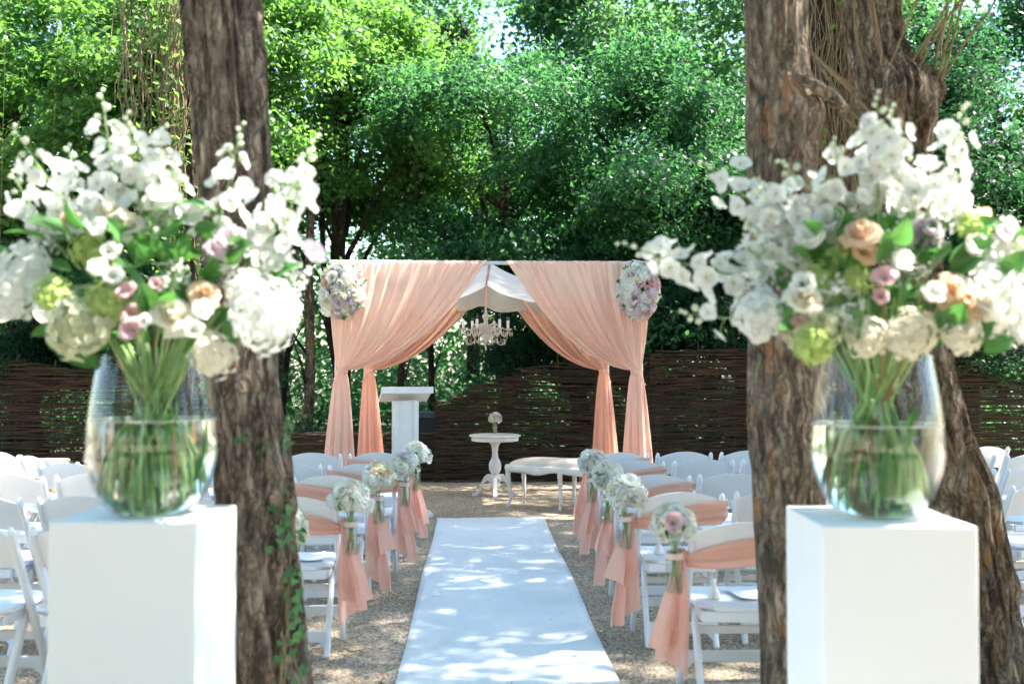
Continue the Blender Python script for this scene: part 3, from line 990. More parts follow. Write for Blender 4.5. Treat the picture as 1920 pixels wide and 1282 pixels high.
def rose(key, m, seed, layers=((3, .30, .95), (4, .45, .85), (5, .66, .65), (6, .86, .42), (7, 1.02, .2))):
    q = random.Random(seed)
    mb = MB()
    for li, (n, rr, h) in enumerate(layers):
        for i in range(n):
            a = i * 2 * math.pi / n + li * .7 + q.uniform(-.15, .15)
            ca, sa = math.cos(a), math.sin(a)
            w = 1.15 * math.pi * rr / n + .12
            hh = h + q.uniform(-.08, .08)
            curl = q.uniform(.0, .16) * (1 + li * .5)
            def fn(u, v):
                s = (u - .5) * 2
                t = math.sin(v * math.pi / 2)
                r = rr * (.25 + .75 * t) + curl * v ** 4 - .06 * (1 - abs(s)) * v
                y = s * w * (.45 + .55 * math.sin(math.pi * (.15 + .6 * v)))
                ang = y / max(rr, .2)
                x2, y2 = r * math.cos(ang * .9), r * math.sin(ang * .9)
                z = -.35 + (hh + .35) * v - .12 * s * s * v - curl * v ** 6
                return (x2 * ca - y2 * sa, x2 * sa + y2 * ca, z)
            mb.grid(5, 5, fn)
    reg(key, mb, m)
rose('rose_cream', 'petal_cream', 1)
rose('rose_white', 'petal_white', 5)
rose('rose_peach', 'petal_peach', 2)
rose('rose_lilac', 'petal_lilac', 4)
def openflower(key, m, seed, n=6, lift=.55):
    q = random.Random(seed)
    mb = MB()
    for L in range(2):
        for i in range(n):
            petal_grid(mb, i * 2 * math.pi / n + L * .5 + q.uniform(-.1, .1), .08, (1.0 - .25 * L) + q.uniform(-.08, .08), .52, -.15 + .1 * L, lift + .15 * L + q.uniform(-.12, .1), .35, 4, 4)
    eye = MB(); ball(eye, (0, 0, .05), .16, 7, 4)
    two_mat(mb, eye, key, m, 'flower_eye')
openflower('lis_pink', 'petal_pink', 1)
openflower('lis_lilac', 'petal_lilac', 2)
openflower('cup', 'petal_white', 3, 5, .95)
mb = MB()
for L in range(5):
    for i in range(12 - L):
        petal_grid(mb, i * 2 * math.pi / (12 - L) + L * .27, .05, 1.0 - .16 * L, .24, -.1 + .08 * L, .1 + .2 * L + frg.uniform(-.06, .06), .5, 3, 4)
reg('mum', mb, 'petal_lilac')
# a spray of baby's breath: thin forked stems, tiny white heads
mb, st = MB(), MB()
for i in range(46):
    d = Vector((frg.gauss(0, 1), frg.gauss(0, 1), frg.gauss(.5, .7))).normalized() * frg.uniform(.55, 1.05)
    st.tube([(0, 0, -.5), tuple(d * .5 + Vector((0, 0, -.2))), tuple(d)], .012, 3)
    for j in range(3):
        c = d + Vector((frg.uniform(-.14, .14), frg.uniform(-.14, .14), frg.uniform(-.14, .14)))
        for k in range(3):
            petal_grid(s2 := MB(), k * 2.1, .0, .085, .06, 0, .03, .3, 3, 2)
            mb.add([tuple(Vector(p) + c) for p in s2.v], s2.f)
        ball(mb, tuple(c), .045, 5, 3)
two_mat(mb, st, 'gyp', 'petal_white', 'stem')
# florist leaf, 1 long along +Y
def leaf_fn(u, v):
    s = (u - .5) * 2
    w = .27 * math.sin(math.pi * min(1, v ** .8)) ** .8 + .008
    return (s * w, v, .10 * math.sin(v * 2.6) - .12 * v * v + .10 * abs(s) * w * 3 - .015 * (1 - abs(s)))
reg('leaf', MB().grid(5, 9, leaf_fn), 'leaf_florist')
FL['leaf_blade'] = FL['leaf']

def flower(parent, key, loc, d, r, roll=None, name=None):
    nm = name or {'hyd_white': 'hydrangea', 'hyd_cream': 'hydrangea', 'hyd_blush': 'hydrangea', 'hyd_lilac': 'hydrangea', 'vib': 'snowball_bloom', 'rose_cream': 'rose', 'rose_white': 'rose', 'rose_peach': 'rose', 'rose_lilac': 'rose',
                  'lis_pink': 'open_flower', 'lis_lilac': 'open_flower', 'cup': 'cup_flower', 'mum': 'ruffled_flower', 'gyp': 'filler_spray', 'bud': 'bud', 'leaf': 'leaf'}.get(key, 'floret')
    sc = (r * frg.uniform(.88, 1.15), r * frg.uniform(.88, 1.15), r * frg.uniform(.7, 1.0)) if key[:3] in ('hyd', 'vib') else r
    return obj(nm, FL[key], None, parent, loc, quat=zquat(d, frg.uniform(0, 6.28) if roll is None else roll), scale=sc)

def spike(parent, base, tip, count, dense=1.0):
    """a delphinium stem from base to tip: open florets below, buds at the end"""
    base, tip = Vector(base), Vector(tip)
    L = (tip - base).length
    ax = (tip - base).normalized()
    side = ax.orthogonal().normalized()
    sag = Vector((0, 0, -.04 * L))
    pts = [base.lerp(tip, s) + sag * math.sin(math.pi * s) for s in np.linspace(0, 1, 9)]
    sp = obj('delphinium_stem', MB().tube(pts, [lerp(.0042, .0016, s) for s in np.linspace(0, 1, 9)], 6), 'stem', parent)
    for i in range(count):
        s = lerp(.22, .84, (i + frg.uniform(0, .8)) / count)
        p = base.lerp(tip, s) + sag * math.sin(math.pi * s)
        a = i * 2.4 + frg.uniform(-.5, .5)
        d = (Quaternion(ax, a) @ side)
        rad = lerp(.034, .022, s) * frg.uniform(.8, 1.25)
        c = p + d * rad * frg.uniform(.9, 2.1)
        if i % 2 == 0: obj('pedicel', MB().tube([p - ax * .012, p.lerp(c, .6), c], .0011, 4), 'stem', sp)
        face = d + ax * .35 + Vector((0, -.45, .15)) + Vector((frg.uniform(-.3, .3), frg.uniform(-.3, .3), frg.uniform(-.3, .3)))
        flower(sp, 'floret%d' % frg.randrange(3), c, face, rad)
    for i in range(6 if count > 5 else 5):
        s = lerp(.80, 1.0, i / 5)
        p = base.lerp(tip, s) + sag * math.sin(math.pi * s)
        a = i * 2.4
        d = (Quaternion(ax, a) @ side)
        flower(sp, 'bud', p + d * lerp(.020, .003, i / 5), d + ax * .6, lerp(.0135, .008, i / 5) * frg.uniform(.85, 1.15))
    return sp

LEFT_FLOWERS = {
    'spike': [(-10.9, 27.4, -38.3, 63.1, 15), (-7.1, 31.9, -15.5, 74.5, 15), (-3.3, 31.9, -5.3, 66.1, 14), (0.5, 33.4, 2.3, 64.6, 13), (15.7, 22.8, 26.3, 63.1, 15), (23.3, 19.8, 41.5, 59.0, 20), (-25.4, 27.4, -41.8, 51.7, 10), (27.8, 16.7, 46.1, 60.8, 8), (-16.3, 30.4, -28.4, 60.8, 12), (26.3, 18.2, 33.9, 48.6, 18), (5.0, 30.4, 7.3, 53.2, 7)],
    'hyd_white': [(-34.2, 19.8, 11.2), (33.9, 9.9, 9.9), (27.8, 16.0, 6.8)],
    'hyd_blush': [(-14.0, 7.6, 10.8)],
    'hyd_cream': [(19.9, -0.8, 6.9)],
    'vib': [(-21.1, 15.5, 5.4), (-16.6, 28.0, 4.8), (-9.9, 25.2, 3.9), (-7.1, 13.7, 5.4)],
    'rose_cream': [(10.3, 10.2, 6.0), (-5.3, 35.3, 5.4), (-8.7, 38.8, 4.2)],
    'rose_peach': [(17.9, 16.0, 4.5), (-19.3, 36.2, 3.6)],
    'lis_pink': [(0.0, 15.5, 3.9), (0.5, 9.9, 3.9), (1.7, 5.8, 4.2), (5.3, 18.2, 2.4)],
    'lis_lilac': [(23.6, 30.1, 6.0), (44.5, 27.4, 5.1), (19.5, 27.4, 4.2)],
    'cup': [(-12.8, 39.5, 3.0), (-14.3, 33.1, 3.0), (-9.4, 31.9, 3.0), (-8.7, 21.0, 3.0), (-3.8, 19.0, 3.0), (-6.4, 25.8, 3.0), (17.5, 10.6, 3.0), (16.4, 5.8, 2.7), (-34.5, 38.0, 3.3), (5.0, 7.6, 2.1)],
    'gyp': [(26.3, 22.0, 7.5), (36.9, 21.3, 6.8), (0.5, 35.0, 6.0), (-29.9, 31.9, 6.0), (8.1, 19.8, 5.2)],
    'leaf': [(9.6, 34.2, 11.2), (-16.3, 16.0, 8.2), (-22.3, 0.0, 12.0), (30.1, 3.0, 6.8), (5.0, 38.8, 10.5), (-41.3, 28.1, 9.0), (11.9, 22.8, 9.0), (3.5, 27.4, 9.8), (-2.6, 38.0, 8.2), (-26.9, 35.0, 7.5), (17.2, 33.4, 7.5), (7.3, 13.7, 7.5), (21.7, 7.6, 8.2), (-7.1, 6.1, 7.5), (-28.4, 6.1, 6.0), (36.9, 22.8, 9.0), (0.5, 22.8, 8.2), (-14.7, 22.8, 7.5), (14.1, 1.5, 7.5), (15.7, 39.5, 9.0)],
}
RIGHT_FLOWERS = {
    'spike': [(-0.7, 33.1, -4.0, 69.5, 26), (3.7, 33.1, 1.5, 66.9, 20), (9.6, 33.1, 22.1, 67.6, 20), (-14.0, 31.6, -45.6, 55.9, 22), (-18.4, 19.8, -72.0, 30.4, 26), (-14.0, 28.7, -34.5, 47.8, 18), (-8.1, 34.5, -16.2, 56.6, 9), (-22.8, 10.3, -54.4, 11.8, 4), (15.4, 33.1, 30.9, 52.2, 16), (-16.9, 25.7, -37.5, 37.5, 18), (-5.1, 34.5, -26.5, 53.7, 9), (12.5, 34.5, 13.2, 59.5, 18)],
    'hyd_white': [(-34.8, 11.0, 7.8), (26.9, 14.7, 10.8), (33.1, 25.7, 7.5), (36.0, 8.1, 5.4)],
    'hyd_blush': [(-20.6, 6.3, 7.5)],
    'hyd_cream': [(-8.1, 4.4, 6.3), (2.9, 5.1, 6.9), (15.4, 5.1, 6.3)],
    'vib': [(-22.8, 2.2, 5.4), (-14.3, 25.4, 3.6), (-18.4, 19.8, 4.5), (23.5, 33.8, 4.8), (37.5, 25.7, 6.0), (-9.6, 19.8, 3.9)],
    'rose_peach': [(-9.6, 31.6, 5.1), (15.4, 13.2, 6.0), (12.5, 16.9, 4.2), (27.2, 36.8, 4.8), (-7.3, 27.2, 3.9)],
    'rose_cream': [(-25.7, 14.0, 5.1), (21.3, 14.0, 5.4)],
    'mum': [(9.8, 31.6, 7.2)],
    'lis_pink': [(-23.5, 19.6, 2.5), (-28.7, 21.0, 2.5), (-5.9, 18.4, 4.5), (-6.6, 14.3, 3.0), (-26.0, 8.4, 2.7)],
    'lis_lilac': [(30.1, 31.6, 4.8)],
    'cup': [(-15.4, 34.5, 4.2), (-21.3, 28.7, 4.2), (-25.7, 16.2, 3.6), (-0.7, 22.8, 3.3), (19.8, 27.2, 3.6), (6.6, 14.0, 3.3), (33.1, 33.1, 3.9)],
    'gyp': [(-31.6, 24.3, 9.0), (-15.4, 12.5, 7.5), (-0.7, 28.7, 7.5), (33.1, 5.1, 6.0), (-25.7, 33.1, 7.5), (-8.1, 37.5, 6.8), (6.6, 22.8, 6.8)],
    'leaf': [(-14.0, 22.8, 9.0), (-2.2, 27.2, 9.0), (6.6, 19.8, 9.0), (19.8, 25.7, 10.5), (30.1, 22.8, 9.0), (-16.9, 14.0, 7.5), (12.5, 2.2, 7.5), (2.2, 9.6, 6.8), (-5.1, 34.5, 8.2), (21.3, 5.1, 9.0), (36.0, 31.6, 8.2), (-22.8, 25.7, 7.5), (5.1, 37.5, 7.5), (-11.0, 8.1, 7.5), (9.6, 12.5, 8.2), (28.7, 2.2, 7.5), (-28.7, 14.0, 6.8)],
}


def arrangement(label, loc, F, seed, bot):
    q = random.Random(seed)
    t = thing('flower_arrangement', label, 'flowers', loc, group='large vase arrangements')
    for x0, z0, x1, z1, n in F['spike']:
        y0 = q.uniform(-.08, .06)
        spike(t, (x0 / 100, y0, z0 / 100), (x1 / 100, y0 + q.uniform(-.10, .12), z1 / 100), n)
    heads = []
    for key in F:
        if key in ('spike', 'leaf'):
            continue
        for x, z, r in F[key]:
            x, z, r = x / 100, z / 100, r / 100
            r *= .78 if key[:4] in ('rose', 'lis_') or key == 'mum' else .92 if key[:3] == 'hyd' else 1
            front = -.05 - .12 * max(0, 1 - abs(z - .08) / .3) + q.uniform(-.04, .03) + .20 * (abs(x) / .45) ** 2 * .5
            if key == 'gyp': front += .05
            if key.startswith('rose') or key.startswith('lis') or key == 'cup' or key == 'mum': front -= .04
            p = Vector((x, front, z))
            d = Vector((x * 1.2, -.55, .25 + (z - .12) * .8)) + Vector((q.uniform(-.2, .2), 0, q.uniform(-.15, .15)))
            flower(t, key, p, d, r)
            heads.append((p, r))
    for x, z, r in F['leaf']:
        p = Vector((x / 100, q.uniform(-.16, .04), z / 100))
        d = Vector((x / 100 * 2 + q.uniform(-.5, .5), q.uniform(-.7, .1), q.uniform(-.25, .8))).normalized()
        L = r / 100 * 1.25
        m = Vector((0, 1, 0)).rotation_difference(d) @ Quaternion((0, 1, 0), q.uniform(-.9, .9))
        obj('leaf', FL['leaf'], None, t, p - d * L * .5, quat=m, scale=L)
    for i in range(78):      # inner foliage that closes the middle of the bouquet
        a, rr = q.uniform(0, 6.28), q.uniform(.05, .22)
        p = Vector((math.cos(a) * rr * 1.35, math.sin(a) * rr * .8 - .01, q.uniform(.02, .34)))
        d = Vector((p.x * 3, p.y * 3 - .3, q.uniform(.1, .9))).normalized()
        L = q.uniform(.07, .12)
        obj('leaf', FL['leaf'], None, t, p, quat=Vector((0, 1, 0)).rotation_difference(d) @ Quaternion((0, 1, 0), q.uniform(-1.5, 1.5)), scale=L)
    # stems: from the heads through the neck, crossing down to the vase floor
    for i in range(66):
        a = q.uniform(0, 6.28)
        rt_, rb = .115 * math.sqrt(q.random()), .125 * math.sqrt(q.random())
        tw = a + math.pi + q.uniform(-.9, .9)
        nz = -.03
        top = Vector((math.cos(a) * (rt_ + .09), math.sin(a) * (rt_ + .05), .10 + q.uniform(0, .12)))
        neck = Vector((math.cos(a) * rt_ * .9, math.sin(a) * rt_ * .9, nz))
        foot = Vector((math.cos(tw) * rb, math.sin(tw) * rb, bot + q.uniform(.012, .07)))
        mid = neck.lerp(foot, .62) + Vector((math.cos(tw) * .035, math.sin(tw) * .035, 0))
        P = catmull([tuple(top), tuple(neck), tuple(mid), tuple(foot)], 9)
        rr = q.uniform(.0024, .0046)
        obj('stem', MB().tube([tuple(p) for p in P], rr, 6), 'stem_brown' if q.random() < .09 else 'stem', t)
    for i in range(6):     # leaf blades standing in the vase
        a = q.uniform(0, 6.28)
        foot = Vector((math.cos(a) * q.uniform(.02, .10), math.sin(a) * q.uniform(.02, .10), bot + q.uniform(.02, .12)))
        d = Vector((math.cos(a) * .3, math.sin(a) * .3, 1)).normalized()
        obj('leaf_blade', FL['leaf_blade'], None, t, foot, quat=Vector((0, 1, 0)).rotation_difference(d) @ Quaternion((0, 1, 0), q.uniform(0, 6)), scale=(.06, q.uniform(.16, .26), .1))
    return t

def plinth(label, loc, w, d, h, rz):
    o = obj('display_plinth', MB().box((0, 0, h / 2), (w, d, h), .008), 'plinth', None, loc, (0, 0, rz))
    return tag(o, label, 'pedestal', 'white display plinths')
plinth('tall white pedestal at left, its top in blue shade', (-.918, 2.84, 0), .395, .34, 1.0, R(-4))
plinth('tall white pedestal at right, standing between the two near tree trunks', (1.10, 2.72, 0), .393, .39, 1.0, R(-4))

VP = [(.070, 0.0), (.095, .004), (.118, .018), (.142, .05), (.162, .095), (.174, .14), (.178, .18), (.176, .235), (.170, .29), (.161, .35), (.151, .405), (.146, .44)]
def vase(label, loc, seed, water_z):
    t = thing('glass_vase', label, 'vase', loc, group='large clear vases')
    P = catmull([(r, z, 0) for r, z in VP], 40)
    outer = [(p[0], p[1]) for p in P]
    inner = [(max(.001, p[0] - .004), p[1] + (.006 if i < 2 else 0)) for i, p in enumerate(P)][::-1]
    mb = MB()
    n = 64
    prof = outer + inner
    for i, (r, z) in enumerate(prof):
        for j in range(n):
            a = 2 * math.pi * j / n
            mb.v.append((r * math.cos(a), r * math.sin(a), z))
    for i in range(len(prof) - 1):
        for j in range(n):
            mb.f.append((i * n + j, i * n + (j + 1) % n, (i + 1) * n + (j + 1) % n, (i + 1) * n + j))
    mb.f.append(tuple(range(n - 1, -1, -1)))
    mb.f.append(tuple(range((len(prof) - 1) * n, len(prof) * n)))
    obj('glass', mb, 'glass', t)
    wp = [(max(.001, p[0] - .006), p[1] + (.008 if p[1] < .005 else 0)) for p in P if p[1] < water_z]
    wr = wp[-1][0]
    wp += [(wr - .0005, water_z), (wr - .004, water_z - .001), (.0005, water_z - .0015)]
    wp = [(.0005, wp[0][1])] + wp
    obj('water', MB().lathe(wp, 64), 'water', t)
    obj('waterline', MB().tube([((wr + .003) * math.cos(k * math.pi / 32), (wr + .003) * math.sin(k * math.pi / 32), water_z) for k in range(65)], .0022, 6), 'crystal', t)
    return t
vase('round clear glass vase of stems on the left pedestal', (-.905, 2.83, 1.001), 1, .262)
vase('round clear glass vase of stems on the right pedestal', (1.107, 2.72, 1.001), 2, .25)
arrangement('huge white, green and pink bouquet in the left glass vase', (-.905, 2.83, 1.445), LEFT_FLOWERS, 3, -.425)
arrangement('huge white, peach and lilac bouquet in the right glass vase', (1.107, 2.72, 1.445), RIGHT_FLOWERS, 4, -.425)

# ------------------------------------------------------------------ folding chairs
def upright_y(z):
    return .20 - .36 * z / .775
CH = {}
CH['seat'] = MB()
def seatfn(u, v):
    x = (u - .5) * .372
    y = lerp(-.165, .215, v)
    e = min(1, min(u, 1 - u) * 9, min(v, 1 - v) * 9)
    return (x, y, .448 + .004 * math.sqrt(max(0, e)) - .006 * math.sin(math.pi * u) * math.sin(math.pi * v))
CH['seat'].grid(14, 14, seatfn)
CH['seat'].box((0, .025, .437), (.376, .384, .024), .2)
CH['apron'] = MB()
for y in (-.155, .20):
    CH['apron'].bar((-.17, y, .405), (.17, y, .405), .045, .018, (0, 0, 1))
for x in (-.168, .168):
    CH['apron'].bar((x, -.14, .405), (x, .19, .405), .04, .018, (0, 0, 1))
def back_board():
    mb = MB()
    nu, nv = 17, 7
    def face(off):
        def fn(u, v):
            s = (u - .5) * 2
            x = s * .194
            zt = .742 + .046 * (1 - s * s)
            zb = .603 + .012 * (1 - s * s)
            z = lerp(zb, zt, v)
            y = upright_y(z) - .018 * (1 - s * s) + off
            e = .003 if v in (0, 1) else 0
            return (x, y + (e if off < 0 else -e), z)
        return fn
    a, b = MB().grid(nu, nv, face(-.009)), MB().grid(nu, nv, face(.009))
    mb.add(a.v, a.f)
    o = len(mb.v)
    mb.v += b.v
    mb.f += [tuple(i + o for i in q[::-1]) for q in b.f]
    loop = [i for i in range(nu)] + [j * nu + nu - 1 for j in range(1, nv)] + [(nv - 1) * nu + i for i in range(nu - 2, -1, -1)] + [j * nu for j in range(nv - 2, 0, -1)]
    for i in range(len(loop)):
        p, q = loop[i], loop[(i + 1) % len(loop)]
        mb.f.append((q, p, p + o, q + o))
    return mb
CH['backrest'] = back_board()
def upright(sx):
    mb = MB()
    mb.bar((sx * .207, .20, 0), (sx * .207, upright_y(.76), .76), .026, .042, (1, 0, 0), .3)
    cap = MB(); ball(cap, (0, 0, 0), 1, 12, 8)
    mb.add([(sx * .207 + p[0] * .0125, upright_y(.758) + p[1] * .0205, .758 + p[2] * .022) for p in cap.v], cap.f)
    return mb
def rear_leg(sx):
    mb = MB()
    mb.bar((sx * .172, .045, .45), (sx * .172, -.165, 0), .026, .044, (1, 0, 0), .3)
    return mb
CH['upright0'], CH['upright1'] = upright(-1), upright(1)
CH['rear_leg0'], CH['rear_leg1'] = rear_leg(-1), rear_leg(1)
def ry(z): return -.165 + .21 * z / .45
def rail(y, z0, z1, hw, dy=0):
    """low cross rail with rounded lower corners, as on moulded chairs"""
    mb = MB().bar((-hw, y, (z0 + z1) / 2), (hw, y, (z0 + z1) / 2), z1 - z0, .018, (0, 0, 1), .25)
    for s in (-1, 1):
        mb.add([(s * hw, y - .009, z0 + .004), (s * (hw - .035), y - .009, z0 + .004), (s * hw, y - .009, z0 - .035), (s * hw, y + .009, z0 + .004), (s * (hw - .035), y + .009, z0 + .004), (s * hw, y + .009, z0 - .035)],
               [(0, 1, 2), (3, 5, 4), (1, 4, 5, 2), (0, 3, 4, 1)])
    return mb
CH['rear_rail'] = rail(ry(.10), .068, .125, .162)
CH['front_rail'] = rail(upright_y(.17), .145, .195, .197)
CH['upper_rail'] = MB().bar((-.197, upright_y(.30), .30), (.197, upright_y(.30), .30), .035, .016, (0, 0, 1))
CHM = {k: v.mesh('chair_' + k) for k, v in CH.items()}
for k, me in CHM.items():
    me.materials.append(M['chair_pad' if k == 'seat' else 'chair'])
PART = [('seat', 'seat'), ('apron', 'apron'), ('backrest', 'backrest'), ('upright', 'upright0'), ('upright', 'upright1'), ('rear_leg', 'rear_leg0'), ('rear_leg', 'rear_leg1'), ('cross_rail', 'rear_rail'), ('cross_rail', 'front_rail'), ('cross_rail', 'upper_rail')]
ORD = ['nearest', 'second', 'third', 'fourth', 'fifth']
OUT = ['on the aisle', 'second out from the aisle', 'third out from the aisle', 'fourth out from the aisle', 'fifth out from the aisle', 'sixth out from the aisle', 'seventh out from the aisle']
crg = random.Random(29)
def chair(label, x, y, rz):
    t = thing('folding_chair', label, 'chair', (x, y, 0), rz, 'white folding chairs in rows')
    for nm, k in PART:
        obj(nm, CHM[k], None, t)
    return t
AISLE = []
LROWS = [(4.03, -.85, .485, 4), (4.91, -.70, .505, 5), (5.88, -.645, .47, 6), (6.60, -.545, .48, 5), (7.47, -.52, .485, 5)]
RROWS = [(4.03, .885, .50, 2), (5.01, .845, .505, 6), (5.85, .85, .495, 7), (6.77, .86, .50, 7), (7.42, .865, .50, 8)]
for i, (yt, xin, pitch, n) in enumerate(LROWS):
    for k in range(n):
        x = xin - .207 - pitch * k + crg.uniform(-.012, .012)
        y = yt + .16 + (.03 * k if i else 0) + crg.uniform(-.02, .02)
        rz = R(-2.0 * k) + crg.uniform(-.055, .055)
        chair('white folding chair left of aisle, %s row from the camera, %s' % (ORD[i], OUT[k]), x, y, rz)
        if k == 0: AISLE.append((-1, i, x, y, rz))
for i, (yt, xin, pitch, n) in enumerate(RROWS):
    for k in range(min(n, 7)):
        x = xin + .207 + pitch * k + crg.uniform(-.012, .012)
        y = yt + .16 + .075 * k * (i > 0) + crg.uniform(-.02, .02)
        rz = R(2.6 * k) + crg.uniform(-.055, .055)
        if (x - 2.2) ** 2 + (y - 4.45) ** 2 < .45 ** 2:
            continue
        chair('white folding chair right of aisle, %s row from the camera, %s' % (ORD[i], OUT[k]), x, y, rz)
        if k == 0: AISLE.append((1, i, x, y, rz))
for k, (x, y, lab) in enumerate([(-3.42, 7.72, 'angled white folding chair nearest the brown timber box at far left'), (-3.08, 7.42, 'angled white folding chair in front of the straw heap, far left'), (-2.74, 7.12, 'angled white folding chair right of the straw heap, beside the glass vase')]):
    chair(lab, x, y, R(-40 - 2 * k))

# ------------------------------------------------------------------ sashes, jars and favours on the aisle chairs
def sash(label, s, x, y, rz, seed):
    q = random.Random(seed)
    t = thing('chair_sash', label, 'sash', (x, y, 0), rz, 'peach sashes on the aisle chairs')
    def band(u, v):
        a = u * 2 * math.pi
        c, sn = math.cos(a), math.sin(a)
        px = .232 * (abs(c) ** .35) * (1 if c > 0 else -1)
        out = s * px / .232          # +1 on the aisle side
        h = lerp(.060, .024, max(0, out) ** 2)
        zc = .655 - .035 * out
        z = zc + (v - .5) * 2 * h
        fold = .0045 * math.sin(v * 17 + 2 * u * 6 + seed) + .004 * noise.noise((u * 9, v * 6, seed))
        yy = upright_y(z) + (.030 + fold) * (abs(sn) ** .5) * (1 if sn > 0 else -1) - .012 * (1 - (px / .232) ** 2)
        return (px + fold, yy, z)
    obj('band', MB().grid(72, 14, band, closed=True), 'sash', t)
    kx, kz = s * .238, .635
    ky = upright_y(kz) - .01
    kn = MB()
    kn.lathe([(1e-4, -.04), (.016, -.034), (.026, -.014), (.024, .008), (.028, .022), (.015, .036), (1e-4, .04)], 18, (kx + s * .012, ky, kz), lambda a, z: 1 + .16 * math.sin(5 * a + z * 90))
    obj('knot', kn, 'sash', t)
    def tail(z_end, w, ph, off, nf, xo):
        def fn(u, v):
            ww = lerp(.032, w, min(1, v * 1.15) ** .75)
            z = lerp(kz, z_end + .03 * math.sin(u * 3 + ph) + .07 * (u - .5) * math.cos(ph), v)
            s1 = (u - .5)
            am = lerp(.006, .026, v)
            wv = 2.2 * noise.noise((u * 2.2, v * 1.4, ph)) + v * .8
            fo = am * math.sin(u * nf + ph + wv) + .5 * am * noise.noise((u * 5, v * 2.5, ph + 7))
            al = s1 * ww
            px = kx + s * (.016 + xo * v + .035 * v) + s * (al * .86 + fo * .5)
            py = ky + off - al * .5 + fo * .86 - .05 * v
            return (px, py, z)
        return MB().grid(34, 26, fn)
    long_, short_ = q.uniform(.16, .24), q.uniform(.27, .36)
    obj('tail', tail(long_, q.uniform(.17, .20), q.uniform(0, 6), .012, 12, .0), 'sash', t)
    obj('tail', tail(short_, q.uniform(.13, .16), q.uniform(0, 6), -.03, 9.5, .03), 'sash', t)
    def rib(u, v):
        a = v * math.pi
        return (kx + s * (.05 + .02 * math.sin(a * 2)) + .001 * u, ky - .055 - .028 * math.sin(a) + (u - .5) * .022, kz + .03 - .36 * v)
    obj('ribbon', MB().grid(4, 20, rib), 'ribbon', t)
    return t

def posy(parent, q, centre, rad, keys, n=17, fr=(.34, .52)):
    for i in range(n):
        z = 1 - (i + .5) / n * 1.35
        a = i * 2.4 + q.uniform(-.3, .3)
        r = math.sqrt(max(0, 1 - z * z))
        d = Vector((r * math.cos(a), r * math.sin(a), z))
        flower(parent, q.choice(keys), Vector(centre) + d * rad * .68, d + Vector((0, -.15, .1)), rad * q.uniform(*fr))
    for i in range(9):
        a = q.uniform(0, 6.28)
        d = Vector((math.cos(a), math.sin(a), q.uniform(-.6, .4))).normalized()
        L = rad * q.uniform(.5, .75)
        obj('leaf', FL['leaf'], None, parent, Vector(centre) + d * rad * .55, quat=Vector((0, 1, 0)).rotation_difference(d) @ Quaternion((0, 1, 0), q.uniform(-1, 1)), scale=L)

JAR = MB()
jp = [(.026, 0), (.033, .004), (.035, .012), (.035, .088), (.033, .098), (.028, .106), (.028, .122), (.030, .124), (.030, .118), (.0265, .118), (.0265, .105), (.032, .096), (.033, .012), (.031, .007)]
JAR.lathe(jp, 24)
JARM = JAR.mesh('jar'); JARM.materials.append(M['jar_glass'])
KEYS = {0: ['hyd_white', 'hyd_cream', 'rose_white', 'rose_cream', 'hyd_white'], 1: ['hyd_white', 'rose_cream', 'hyd_cream', 'hyd_white', 'cup'], 2: ['rose_peach', 'hyd_white', 'hyd_white', 'rose_cream', 'hyd_blush'], 3: ['hyd_white', 'lis_lilac', 'hyd_blush', 'hyd_white', 'rose_white', 'hyd_cream']}
def jar_posy(label, s, x, y, rz, seed, kind, rad):
    q = random.Random(seed)
    c, sn = math.cos(rz), math.sin(rz)
    lx, ly = s * .285, upright_y(.6) - .085
    t = thing('jar_posy', label, 'flowers', (x + lx * c - ly * sn, y + lx * sn + ly * c, .50), rz, 'jars of flowers hung on the aisle chairs')
    obj('jar', JARM, None, t, scale=(1, 1, 1.4))
    for i in range(7):
        a = q.uniform(0, 6.28)
        obj('stem', MB().tube([(.018 * math.cos(a), .018 * math.sin(a), .012 + q.uniform(0, .02)), (.008 * math.cos(a + 2), .008 * math.sin(a + 2), .14), (.02 * math.cos(a + 2.5), .02 * math.sin(a + 2.5), .22)], .003, 5), 'stem', t)
    obj('neck_ribbon', MB().lathe([(.0325, .140), (.0335, .144), (.0335, .160), (.0325, .164)], 20), 'ribbon', t)
    obj('hanger', MB().tube([(-s * .03, .005, .152), (-s * .04, .03, .150), (-s * .055, .06, .140)], .004, 5), 'ribbon', t)
    posy(t, q, (0, -.005, .268), rad, KEYS[kind], 22)
    return t
SIDE = {-1: 'left', 1: 'right'}
LOOK = {(-1, 0): (0, 'white jar posy half hidden behind the left tree trunk'), (-1, 1): (1, 'white and cream jar posy on nearest visible chair left of aisle'), (-1, 2): (2, 'peach and white jar posy on third aisle chair at left'), (-1, 3): (3, 'lilac and white jar posy on fourth aisle chair at left'), (-1, 4): (1, 'cream jar posy on farthest aisle chair at left, below the lectern'),
        (1, 0): (0, 'white posy with one large pink flower on nearest right aisle chair'), (1, 1): (1, 'white and green jar posy on second aisle chair at right'), (1, 2): (0, 'white and pale pink jar posy on third aisle chair at right'), (1, 3): (3, 'lilac and white jar posy on fourth aisle chair at right, by the bench'), (1, 4): (1, 'white jar posy on farthest aisle chair at right')}
for s, i, x, y, rz in AISLE:
    sgn = -s
    sash('peach chiffon sash with hanging tails, %s row chair, %s side of aisle' % (ORD[i], SIDE[s]), sgn, x, y, rz, 40 + i * 2 + s)
    k, lab = LOOK[(s, i)]
    if s == 1 and i == 4:
        continue
    jp_ = jar_posy(lab, sgn, x, y, rz, 60 + i * 2 + s, k, .097 if i else .094)
    if (s, i) == (1, 0):
        flower(jp_, 'lis_pink', (-.02, -.095, .30), (-.1, -1, .35), .043)

